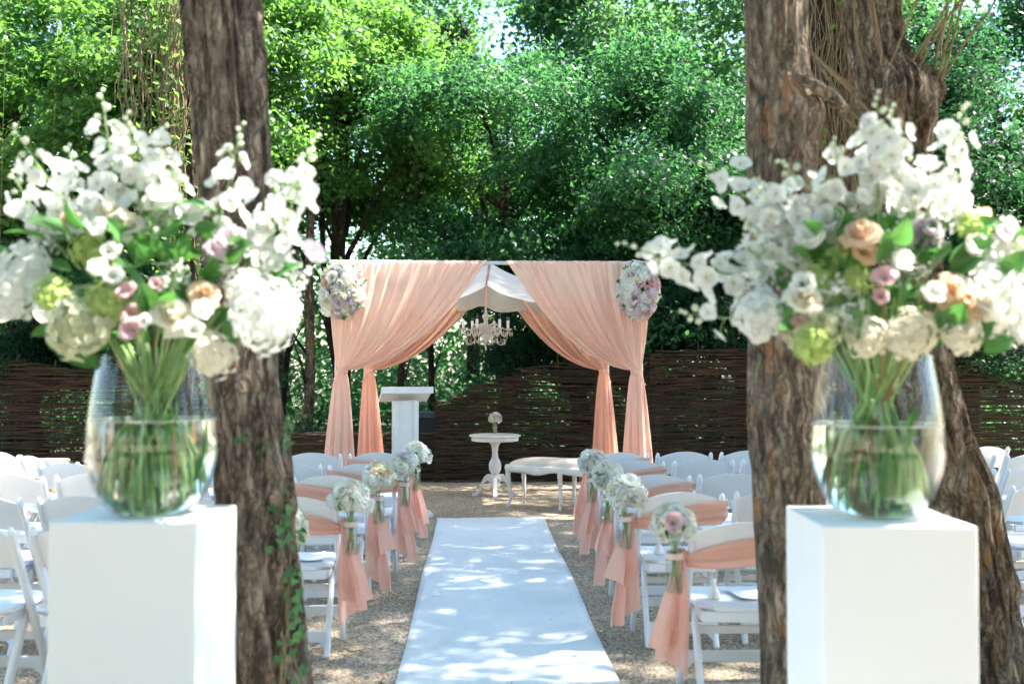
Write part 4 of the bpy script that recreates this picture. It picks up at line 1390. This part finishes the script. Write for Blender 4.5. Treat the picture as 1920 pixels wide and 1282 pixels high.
FAV = MB().lathe([(.026, 0), (.027, .006), (.020, .028), (.011, .045), (.0075, .050), (.0075, .062), (.010, .064), (.010, .074), (.004, .080)], 16)
FAVM = FAV.mesh('favour'); FAVM.materials.append(M['paper'])
PAPM = MB().grid(8, 4, lambda u, v: ((u - .5) * .15, (v - .5) * .21, .004 + .022 * abs(u - .5) ** 1.3)).mesh('programme'); PAPM.materials.append(M['paper'])
for s, i, x, y, rz in AISLE:
    if i > 3: continue
    where = '%s aisle chair seat, %s row' % (SIDE[s], ORD[i])
    tag(obj('bubble_bottle', FAVM, None, None, (x - .10, y - .03, .4535), (0, 0, rz)), 'small white bell shaped favour bottle on ' + where, 'favour', 'white favours on the seats')
    tag(obj('order_of_service', PAPM, None, None, (x + .06, y + .03, .4535), (0, 0, rz + .12)), 'folded white programme lying on ' + where, 'paper', 'white programmes on the seats')

# ------------------------------------------------------------------ draped pavilion
PX0, PX1, PF, PB, PT = -1.37, 1.63, 9.35, 11.75, 2.41
PC = (PX0 + PX1) / 2
pav = thing('draped_pavilion', 'wedding pavilion with peach curtains tied back at four posts', 'pavilion', (PC, (PF + PB) / 2, 0))
def loc_(x, y, z): return (x - PC, y - (PF + PB) / 2, z)
POSTS = [(PX0 + .07, PF), (PX1 - .07, PF), (PX0 + .07, PB), (PX1 - .07, PB)]
for x, y in POSTS:
    obj('post', MB().tube([loc_(x, y + .02, 0), loc_(x, y + .02, PT)], .020, 12), 'steel', pav)
    obj('foot_plate', MB().box(loc_(x, y + .02, .006), (.26, .26, .012), .1), 'steel', pav)
for (a, b) in ((0, 1), (2, 3), (0, 2), (1, 3)):
    (xa, ya), (xb, yb) = POSTS[a], POSTS[b]
    obj('top_rail', MB().tube([loc_(xa, ya + .02, PT), loc_(xb, yb + .02, PT)], .018, 10), 'steel', pav)
obj('ridge_rail', MB().tube([loc_(PC, PF + .02, PT + .005), loc_(PC, PB + .02, PT - .005)], .014, 10), 'steel', pav)

def upper_drape(xp, xc, y0, ztie, sgn, seed, ztop=PT, nf=11, xo=0.0, cx=.51, cy=.93):
    """sgn: direction from the post to the middle. threads run from the rail to the tie"""
    xt, yt = xp + sgn * .05 + xo, y0 - .045
    def fn(u, v):
        v2 = v
        px0 = xp - sgn * .07 + (xc - xp + sgn * .07) * u
        gather = .010 * math.sin(u * 150 + seed) * max(0, 1 - v * 6)
        p0 = (px0, ztop + .022 + .006 * noise.noise((u * 40, 0, seed)))
        p1 = (xt + sgn * (u - .45) * .085, ztie + .02 * (u - .5))
        c = (p1[0] + (p0[0] - p1[0]) * lerp(.92, cx, u ** .8), p0[1] + (p1[1] - p0[1]) * lerp(.55, cy, u ** .7))
        t = v2
        x = (1 - t) ** 2 * p0[0] + 2 * t * (1 - t) * c[0] + t * t * p1[0]
        z = (1 - t) ** 2 * p0[1] + 2 * t * (1 - t) * c[1] + t * t * p1[1]
        ph = u * nf * 2 * math.pi + 2.6 * noise.noise((u * 4, v * .6, seed)) + seed
        am = (.012 + .030 * math.sin(math.pi * min(1, v * 1.02)) ** .8) * (1 - .72 * v ** 3)
        f = math.sin(ph) +   .28 * math.sin(ph * 2.3 + 1.3) + 1.1 * noise.noise((u * 9, v * 1.2, seed + 4))
        y = y0 - .020 - am * .62 * f - .05 * math.sin(math.pi * v) + (yt - y0 + .02) * v ** 2 + gather
        # the folds also spread sideways across the thread direction
        x += sgn * .010 * math.cos(ph) * math.sin(math.pi * v)
        z += .008 * math.cos(ph * 1.3) * math.sin(math.pi * v)
        if v == 0: y = y0 + .012
        return loc_(x, y, z)
    return MB().grid(260, 56, fn)
def lower_drape(xp, y0, ztie, sgn, seed, spread=.148, lean=0.0):
    xt, yt = xp + sgn * .05, y0 - .03
    def fn(u, v):
        a = u * 2 * math.pi
        w = lerp(.050, spread, min(1, v * 1.05) ** .62)
        d = lerp(.045, .115, v ** .6)
        k = 1 + lerp(.04, .20, v ** .7) * math.sin(9 * a + seed + 1.3 * noise.noise((v * 1.2, seed, 0))) + lerp(.02, .10, v) * math.sin(17 * a + 2 * seed)
        z = lerp(ztie - .01, .012 + .01 * math.sin(5 * a), v)
        return loc_(xt - sgn * lean * v + w * k * math.cos(a), yt + .03 * v + d * k * math.sin(a), z)
    return MB().grid(150, 36, fn, closed=True)
def tie(xp, y0, ztie, sgn, seed):
    mb = MB().lathe([(.050, -.022), (.058, -.012), (.060, .004), (.056, .018), (.050, .026)], 28, loc_(xp + sgn * .05, y0 - .04, ztie), lambda a, z: 1 + .07 * math.sin(6 * a + z * 40))
    for k in range(2):
        mb.grid(5, 14, lambda u, v: loc_(xp + sgn * (.05 + .02 * k) + (.03 + .06 * k) * v * (-sgn if k else 1) + (u - .5) * .028, y0 - .105 - .012 * math.sin(v * 5 + k), ztie - .18 * v * (1 - .3 * k)))
    return mb
ZT = 1.385
MIDX = .20
for (xp, y0, sgn, xc, m, sd_, ln) in ((PX0 + .07, PF, 1, .105, 'peach', 1.0, .03), (PX1 - .07, PF, -1, .285, 'peach', 2.7, .02), (PX0 + .07, PB, 1, MIDX - .05, 'peach_shaded', 4.1, -.02), (PX1 - .07, PB, -1, MIDX + .08, 'peach_shaded', 5.6, .03)):
    d = obj('curtain', upper_drape(xp, xc, y0, ZT, sgn, sd_), m, pav)
    obj('curtain_tail', lower_drape(xp, y0, ZT, sgn, sd_ + 3, lean=ln), m, d)
    obj('tie_back', tie(xp, y0, ZT, sgn, sd_), m, d)
# white cloth slung over the ridge, sagging to both sides
def sling(u, v):
    s = (u - .5) * 2
    x = PC + s * 1.42
    y = lerp(PF + .10, PB - .02, v)
    a = abs(s)
    z = lerp(PT + .015, PT - .01, v) - .36 * (1 - math.exp(-a * 2.6)) + .20 * a ** 2.2 + .012 * math.sin(v * 12 + a * 5) * a
    z += .02 * noise.noise((s * 3, v * 3, 1)) * min(1, a * 5)
    return loc_(x, y, z)
obj('ceiling_cloth', MB().grid(70, 40, sling), 'white_cloth', pav)
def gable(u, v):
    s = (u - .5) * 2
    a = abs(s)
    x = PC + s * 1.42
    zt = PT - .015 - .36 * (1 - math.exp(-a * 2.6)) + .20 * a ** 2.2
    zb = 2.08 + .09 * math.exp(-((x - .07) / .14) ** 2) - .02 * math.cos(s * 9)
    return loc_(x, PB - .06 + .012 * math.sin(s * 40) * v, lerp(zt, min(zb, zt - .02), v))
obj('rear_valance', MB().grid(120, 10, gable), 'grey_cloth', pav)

# corner flower clusters
def corner_cluster(label, x, y, z, rx, rz_, seed, keys):
    q = random.Random(seed)
    t = thing('flower_cluster', label, 'flowers', (x, y, z), group='flower clusters on the pavilion corners')
    core = MB(); ball(core, (0, 0, 0), .72, 16, 12)
    core.v = [(p[0] * rx, p[1] * rx * .7, p[2] * rz_) for p in core.v]
    obj('moss_base', core, 'leaf_florist', t)
    n = 92
    for i in range(n):
        zz = 1 - (i + .5) / n * 2
        a = i * 2.39996
        r = math.sqrt(1 - zz * zz)
        d = Vector((r * math.cos(a), r * math.sin(a), zz))
        if d.y > .65: continue
        p = Vector((d.x * rx * .84, d.y * rx * .66, d.z * rz_ * .86))
        flower(t, q.choice(keys), p, Vector((d.x, d.y - .25, d.z * .7)), q.uniform(.034, .066))
    for i in range(26):
        a = q.uniform(0, 6.28)
        d = Vector((math.cos(a), -q.uniform(0, .5), math.sin(a))).normalized()
        p = Vector((d.x * rx * .8, d.y * rx * .6, d.z * rz_ * .85))
        obj('leaf', FL['leaf'], None, t, p, quat=Vector((0, 1, 0)).rotation_difference(d) @ Quaternion((0, 1, 0), q.uniform(-2, 2)), scale=q.uniform(.05, .085))
    return t
corner_cluster('oval cream and lilac flower cluster on the left top corner of pavilion', -1.235, PF - .14, 2.14, .20, .27, 1, ['rose_white', 'hyd_white', 'rose_cream', 'rose_lilac', 'hyd_lilac', 'lis_pink', 'rose_white', 'rose_peach', 'cup', 'hyd_cream'])
corner_cluster('oval white and purple flower cluster on the right top corner of pavilion', 1.515, PF - .14, 2.14, .19, .28, 2, ['hyd_white', 'rose_white', 'rose_lilac', 'rose_cream', 'lis_lilac', 'hyd_white', 'hyd_cream', 'lis_pink', 'rose_white', 'hyd_lilac'])

# ------------------------------------------------------------------ chandelier
ch = thing('chandelier', 'white crystal chandelier hanging from the pavilion ridge', 'chandelier', (.105, 10.55, 1.74))
obj('wrapped_chain', MB().tube([(PC - .105 - 0, 0, .75), (.005, 0, .55), (0, 0, .30)], .010, 10), 'sash', ch)
obj('column', MB().lathe([(.004, -.05), (.018, -.035), (.012, -.015), (.05, .0), (.056, .02), (.022, .05), (.016, .10), (.030, .14), (.020, .18), (.034, .215), (.040, .235), (.016, .26), (.012, .31)], 20), 'crystal', ch)
for k in range(6):
    a = k * math.pi / 3 + .12
    ca, sa = math.cos(a), math.sin(a)
    P = catmull([(.02, .04), (.07, .115), (.115, .145), (.15, .10), (.165, .045), (.205, .02), (.235, .055), (.238, .085)], 22)
    ar = obj('arm', MB().tube([(r * ca, r * sa, z) for r, z in P], .0095, 9), 'crystal', ch)
    obj('drip_cup', MB().lathe([(.004, .078), (.03, .086), (.044, .100), (.040, .102), (.012, .092)], 16, (.238 * ca, .238 * sa, 0)), 'crystal', ar)
    obj('candle_sleeve', MB().lathe([(.014, .09), (.0145, .10), (.0145, .185), (.011, .19)], 14, (.238 * ca, .238 * sa, 0)), 'candle', ar)
    obj('bulb', MB().lathe([(.006, .188), (.013, .205), (.0125, .222), (.005, .245), (.0005, .255)], 12, (.238 * ca, .238 * sa, 0)), 'glass', ar)
    # crystal drops round the cup
    dr = MB()
    for j in range(6):
        b = j * math.pi / 3
        px, py = .238 * ca + .043 * math.cos(b), .238 * sa + .043 * math.sin(b)
        dr.lathe([(.0005, .095), (.0045, .085), (.0005, .078), (.0005, .072), (.0085, .045), (.0005, .018)], 6, (px, py, 0))
    obj('crystal_drops', dr, 'crystal', ar)
    # bead swag to the next arm
    a2 = a + math.pi / 3
    sw = MB()
    for j in range(15):
        s = j / 14
        px, py = lerp(.235 * ca, .235 * math.cos(a2), s), lerp(.235 * sa, .235 * math.sin(a2), s)
        ball(sw, (px, py, .03 - .10 * math.sin(math.pi * s)), .0062, 6, 4)
    for j in range(11):
        s = j / 10
        r = lerp(.05, .20, s)
        ball(sw, (r * ca, r * sa, .01 - .06 * math.sin(math.pi * s)), .006, 6, 4)
    sw.lathe([(.0005, .0), (.009, -.035), (.0005, -.075)], 6, (.20 * ca, .20 * sa, .0))
    obj('bead_swag', sw, 'crystal', ar)
obj('bottom_drop', MB().lathe([(.0005, -.05), (.006, -.06), (.0005, -.07), (.012, -.10), (.0005, -.14)], 8), 'crystal', ch)

# ------------------------------------------------------------------ lectern
le = thing('lectern', 'plain white lectern with sloping top at the left of the pavilion', 'lectern', (-.68, 9.62, 0), R(10))
obj('base_plate', MB().box((0, .02, .02), (.52, .42, .04), .15), 'lectern', le)
obj('column', MB().box((0, 0, .575), (.235, .20, 1.07), .02), 'lectern', le)
for x in (-.095, .095):
    obj('stile', MB().box((x, -.108, .575), (.045, .018, 1.06), .1), 'lectern', le)
tp = MB().bar((0, -.19, 1.215), (0, .23, 1.105), .47, .035, (1, 0, 0), .1)
obj('reading_board', tp, 'lectern', le)
obj('front_lip', MB().box((0, -.205, 1.212), (.49, .022, .062), .12), 'lectern', le)

# ------------------------------------------------------------------ round table
tb = thing('round_table', 'small round cream pedestal table in the middle of the pavilion', 'table', (.215, 11.15, 0), R(20))
obj('table_top', MB().lathe([(.255, .612), (.262, .616), (.262, .650), (.268, .655), (.285, .662), (.290, .670), (.286, .678), (.272, .683), (.001, .683)], 56), 'furniture', tb)
obj('baluster', MB().lathe([(.045, .13), (.062, .16), (.066, .20), (.045, .225), (.038, .24), (.052, .26), (.066, .30), (.070, .345), (.058, .385), (.038, .42), (.032, .47), (.036, .53), (.044, .565), (.060, .585), (.075, .600), (.080, .613)], 36, (0, 0, 0), lambda a, z: 1 + (.035 * math.sin(10 * a + z * 60) if .26 < z < .39 else 0)), 'furniture', tb)
obj('hub', MB().lathe([(.035, .085), (.058, .10), (.060, .22), (.048, .235)], 24), 'furniture', tb)
for k in range(4):
    a = k * math.pi / 2 - 1.92
    ca, sa = math.cos(a), math.sin(a)
    P = catmull([(.045, .205), (.09, .212), (.135, .165), (.165, .09), (.20, .035), (.255, .018)], 16)
    mb = MB()
    vs, fs = [], []
    for i, (r, z) in enumerate(P):
        h = lerp(.060, .018, (i / 15) ** .7)
        w = lerp(.024, .030, i / 15)
        for dx, dz in ((-w, -h), (w, -h), (w, h * .6), (-w, h * .6)):
            vs.append((r * ca - dx * sa * .8, r * sa + dx * ca * .8, max(0, z + dz)))
    for i in range(15):
        for j in range(4):
            fs.append((i * 4 + j, i * 4 + (j + 1) % 4, i * 4 + 4 + (j + 1) % 4, i * 4 + 4 + j))
    fs += [(3, 2, 1, 0), (60, 61, 62, 63)]
    obj('leg', mb.add(vs, fs), 'furniture', tb)
q = random.Random(91)
tv = thing('bud_vase', 'small glass of cream and pink flowers on the round table', 'vase', (.215, 11.12, .683))
obj('glass', MB().lathe([(.020, 0), (.030, .003), (.030, .115), (.027, .115), (.027, .012), (.005, .010)], 20), 'glass', tv)
for i in range(5):
    a = i * 1.3
    obj('stem', MB().tube([(.014 * math.cos(a), .014 * math.sin(a), .014), (.01 * math.cos(a + 2), .01 * math.sin(a + 2), .14)], .003, 5), 'stem', tv)
posy(tv, q, (0, 0, .175), .072, ['rose_cream', 'hyd_cream', 'hyd_blush', 'lis_lilac', 'rose_cream'], 15)

# ------------------------------------------------------------------ upholstered bench
BA, BE = Vector((.345, 10.20)), Vector((1.33, 9.62))
bd = (BE - BA).normalized()
brz = math.atan2(bd.y, bd.x)
BL, BW = (BE - BA).length + .06, .37
bm_ = (BA + BE) / 2 + Vector((-bd.y, bd.x)) * BW * .46
bn = thing('bench', 'white carved bench with beige padded seat in front of the round table', 'bench', (bm_.x, bm_.y, 0), brz)
def cushion(u, v):
    s, r = (u - .5) * 2, (v - .5) * 2
    k = (1 - abs(s) ** 5) * (1 - abs(r) ** 3)
    ex = 1 - .02 * abs(r) ** 4
    return (s * (BL / 2) * ex, r * (BW / 2), .425 + .085 * max(0, k) ** .45)
obj('cushion', MB().grid(48, 22, cushion), 'cushion', bn)
def apron(x0, x1, y0, y1, n):
    def fn(u, v):
        w = abs(math.sin(u * math.pi * n))
        drop = .045 + .030 * (math.sin(u * math.pi * n) ** 2) + .006 * math.sin(u * math.pi * n * 4)
        x, y = lerp(x0, x1, u), lerp(y0, y1, u)
        nx, ny = (y1 - y0), -(x1 - x0)
        l = math.hypot(nx, ny)
        bulge = .010 * math.sin(v * math.pi)
        return (x + nx / l * bulge, y + ny / l * bulge, .428 - drop * v)
    mb = MB().grid(60, 6, fn)
    return mb
hx, hy = BL / 2 - .005, BW / 2 - .005
for a in ((-hx, hx, -hy, -hy, 2), (hx, -hx, hy, hy, 2), (-hx, -hx, hy, -hy, 1), (hx, hx, -hy, hy, 1)):
    o = obj('apron', apron(*a), 'furniture', bn)
    md = o.modifiers.new('thick', 'SOLIDIFY'); md.thickness = .018; md.offset = -1
obj('seat_frame', MB().box((0, 0, .412), (BL - .03, BW - .03, .025), .1), 'furniture', bn)
for x in (-hx + .02, 0, hx - .02):
    for y in (-hy + .02, hy - .02):
        sx = -1 if x < -.1 else 1 if x > .1 else 0
        sy = -1 if y < 0 else 1
        P = catmull([(x + sx * .004, y + sy * .004, .415), (x + sx * .012, y + sy * .012, .34), (x, y, .20), (x - sx * .008, y - sy * .006, .09), (x + sx * .006, y + sy * .010, .035), (x + sx * .012, y + sy * .018, .012)], 18)
        rad = np.interp(np.linspace(0, 1, 18), [0, .2, .5, .75, .9, 1], [.032, .026, .018, .014, .019, .015])
        lg = obj('leg', MB().tube([tuple(p) for p in P], list(rad), 10), 'furniture', bn)
        obj('foot', MB().lathe([(.010, 0), (.014, .004), (.014, .012), (.009, .018)], 12, (x + sx * .012, y + sy * .018, 0)), 'furniture', lg)

# ------------------------------------------------------------------ ivy on the left trunk, sprigs on the right
iv = thing('ivy', 'green ivy climbing the right side of the left tree trunk', 'ivy', (-.60, 3.56, 0))
IVY = MB().add([(0, 0, 0), (.38, -.05, .03), (.5, .30, .06), (.25, .42, .02), (.22, .75, .03), (0, 1.0, -.05), (-.22, .75, .03), (-.25, .42, .02), (-.5, .30, .06), (-.38, -.05, .03), (0, .4, -.03)],
               [(0, 1, 10), (1, 2, 10), (2, 3, 10), (3, 4, 10), (4, 5, 10), (5, 6, 10), (6, 7, 10), (7, 8, 10), (8, 9, 10), (9, 0, 10)]).mesh('ivy_leaf')
IVY.materials.append(M['ivy'])
q = random.Random(4)
def trunk_x(z):
    return np.interp(z, [0, .27, .5, .81, 1.08, 1.39], [-.72, -.737, -.757, -.78, -.80, -.83]), np.interp(z, [0, .27, .5, .81, 1.08, 1.39], [.18, .142, .134, .128, .127, .112])
for k in range(3):
    pts = []
    for z in np.linspace(.02, (.95, .75, .5)[k], 14):
        cx_, r_ = trunk_x(z)
        a = -.55 - .28 * k + .22 * math.sin(z * 9 + k * 2)
        pts.append((cx_ + (r_ + .012) * math.cos(a) + .60, 3.6 + (r_ + .012) * math.sin(a) - 3.56, z))
    obj('stem', MB().tube(pts, .004, 5), 'twig', iv)
zs = [q.choice([q.uniform(.05, .42), q.uniform(.05, .38), q.uniform(.45, .78), q.uniform(.78, 1.0), q.uniform(1.14, 1.22)]) for _ in range(96)]
for z in zs:
    cx_, r_ = trunk_x(z)
    a = q.gauss(-.62, .22) if z < 1.1 else q.choice([-1.5, -.2]) + q.uniform(-.15, .15)
    rr = r_ + q.uniform(.008, .035)
    p = (cx_ + rr * math.cos(a) + .60, .04 + rr * math.sin(a), z)
    nrm = Vector((math.cos(a) + q.uniform(-.4, .4), math.sin(a) - .3, q.uniform(.0, .8)))
    obj('leaf', IVY, None, iv, p, quat=zquat(nrm, q.uniform(0, 6.28)), scale=q.uniform(.022, .042))
def sprigs(label, name, loc, items, seed, sc=.03):
    q = random.Random(seed)
    t = thing(name, label, 'sprig', loc)
    for (x, y, z, n, L) in items:
        e = Vector((x, y, z)) + Vector((q.uniform(-.3, 1) * L, -.3 * L, q.uniform(.2, 1) * L))
        obj('stem', MB().tube([(x, y, z), tuple(Vector((x, y, z)).lerp(e, .5) + Vector((0, 0, .01))), tuple(e)], .0022, 4), 'twig', t)
        for k in range(n):
            p = Vector((x, y, z)).lerp(e, q.uniform(.25, 1.05)) + Vector((q.uniform(-1, 1), q.uniform(-1, 1), q.uniform(-1, 1))) * sc * .6
            obj('leaf', leaf_simple, 'leaf_willow', t, p, (q.uniform(-1, 1), q.uniform(-1, 1), q.uniform(0, 6)), sc * q.uniform(.7, 1.3))
sprigs('small leafy sprig sprouting high from the left trunk edge', 'leafy_sprig', (-.72, 3.55, 0), [(.02, -.02, 1.16, 12, .10), (-.02, -.08, 1.10, 9, .07)], 2, .028)
sprigs('yellow green sprigs sprouting from the right side of straight trunk', 'leafy_sprig', (1.27, 3.64, 0), [(.0, -.03, 2.22, 8, .09), (.0, -.05, 1.30, 9, .05), (.01, -.05, 1.22, 9, .05), (-.01, -.06, 1.12, 8, .05), (.0, -.04, 1.02, 7, .05), (.0, -.05, 1.36, 8, .05)], 3, .02)

# ------------------------------------------------------------------ left background: timber box, straw, lanterns, bin
bx = thing('timber_box', 'reddish brown timber box at far left behind the chairs', 'planter', (-5.2, 10.6, 0), R(2))
for k in range(3):
    obj('plank', MB().box((0, -.20, .07 + .145 * k), (1.7, .03, .138), .1), 'timber', bx)
    obj('plank', MB().box((0, .20, .07 + .145 * k), (1.7, .03, .138), .1), 'timber', bx)
    for sx in (-.84, .84):
        obj('plank', MB().box((sx, 0, .07 + .145 * k), (.03, .366, .138), .1), 'timber', bx)
obj('lid_board', MB().box((0, 0, .447), (1.78, .47, .03), .15), 'timber', bx)
q = random.Random(61)
stw = MB()
for i in range(1500):
    x, y = q.gauss(0, .62), q.gauss(0, .26)
    h = .50 * math.exp(-(x / .85) ** 2 - (y / .35) ** 2)
    a = q.uniform(0, 6.28)
    L = q.uniform(.05, .16)
    z = h * q.uniform(.6, 1.0) + .005
    d = Vector((math.cos(a) * L, math.sin(a) * L, q.uniform(-.04, .06)))
    stw.tube([(x, y, z), tuple(Vector((x, y, z)) + d * .5 + Vector((0, 0, .01))), tuple(Vector((x, y, max(.003, z))) + d)], .0025, 3, False)
heap = MB().grid(26, 16, lambda u, v: ((u - .5) * 3, (v - .5) * 1.3, .50 * math.exp(-((u - .5) * 3 / .85) ** 2 - ((v - .5) * 1.3 / .35) ** 2) - .012))
sh = thing('straw_heap', 'loose heap of pale straw against the left fence', 'straw', (-3.75, 10.9, 0))
obj('mound', heap, 'straw', sh)
o = obj('straw_stalks', stw, 'straw', sh); o['kind'] = 'stuff'

def lantern(label, x, y, z, r):
    t = thing('paper_lantern', label, 'lantern', (x, y, z), group='white paper lanterns')
    prof = []
    for i in range(41):
        a = math.pi * (.05 + .90 * i / 40)
        prof.append((r * math.sin(a) * (1 + .018 * math.cos(i * math.pi)), -r * math.cos(a)))
    mb = MB().lathe(prof, 32)
    obj('shade', mb, 'lantern', t)
    obj('string', MB().tube([(0, 0, r * .95), (0.02, .02, 2.6)], .0008, 4), 'twig', t)
lantern('white round paper lantern half hidden behind left bouquet edge', -3.50, 8.3, 1.90, .135)
lantern('white round paper lantern mostly hidden behind the leftmost hydrangea', -3.96, 8.4, 1.93, .14)

bn2 = thing('wheelie_bin', 'dark wheeled bin standing behind the low fence right of the lectern', 'bin', (-.72, 13.3, .08), R(8))
obj('body', MB().add([(-.24, -.24, 0), (.24, -.24, 0), (.24, .26, 0), (-.24, .26, 0), (-.30, -.32, .70), (.30, -.32, .70), (.30, .34, .70), (-.30, .34, .70)], [(3, 2, 1, 0), (0, 1, 5, 4), (1, 2, 6, 5), (2, 3, 7, 6), (3, 0, 4, 7), (4, 5, 6, 7)]), 'bin', bn2, smooth=False)
obj('lid', MB().grid(12, 10, lambda u, v: ((u - .5) * .66, (v - .5) * .74, .705 + .07 * math.sin(math.pi * min(1, max(0, u))) ** .3 * math.sin(math.pi * v) ** .3)), 'bin', bn2)
for s in (-1, 1):
    obj('wheel', MB().tube([(s * .25, .30, .09), (s * .30, .30, .09)], .09, 16), 'bin', bn2)

# twigs lying on the gravel beside the runner
for k, (x, y, a, L, lab) in enumerate([(-.42, 4.55, 1.9, .22, 'dry twig on the gravel beside the near left runner edge'), (-.62, 5.02, .15, .12, 'short dark twig by the front leg of a left aisle chair')]):
    pts = [(L * (s - .5), .02 * math.sin(s * 6), .008 + .004 * math.sin(s * 9)) for s in np.linspace(0, 1, 8)]
    tag(obj('twig', MB().tube(pts, [lerp(.005, .002, s) for s in np.linspace(0, 1, 8)], 6), 'twig', None, (x, y, 0), (0, 0, a)), lab, 'twig')

# dust, petals and bits blown onto the runner
q = random.Random(15)
gb = MB()
for i in range(150):
    x, y = .143 + q.uniform(-.49, .49), 3.6 + 5.7 * q.random()
    a, r = q.uniform(0, 6.28), q.uniform(.002, .007)
    gb.add([(x + r * math.cos(a + k * 1.57) * (1 if k % 2 else .5), y + r * math.sin(a + k * 1.57) * (1 if k % 2 else .5), .024 + .003 * (k % 2)) for k in range(4)], [(0, 1, 2, 3)])
tag(obj('blown_litter', gb, 'twig'), 'tiny bits of leaf litter blown over the white runner', 'litter', kind='stuff')
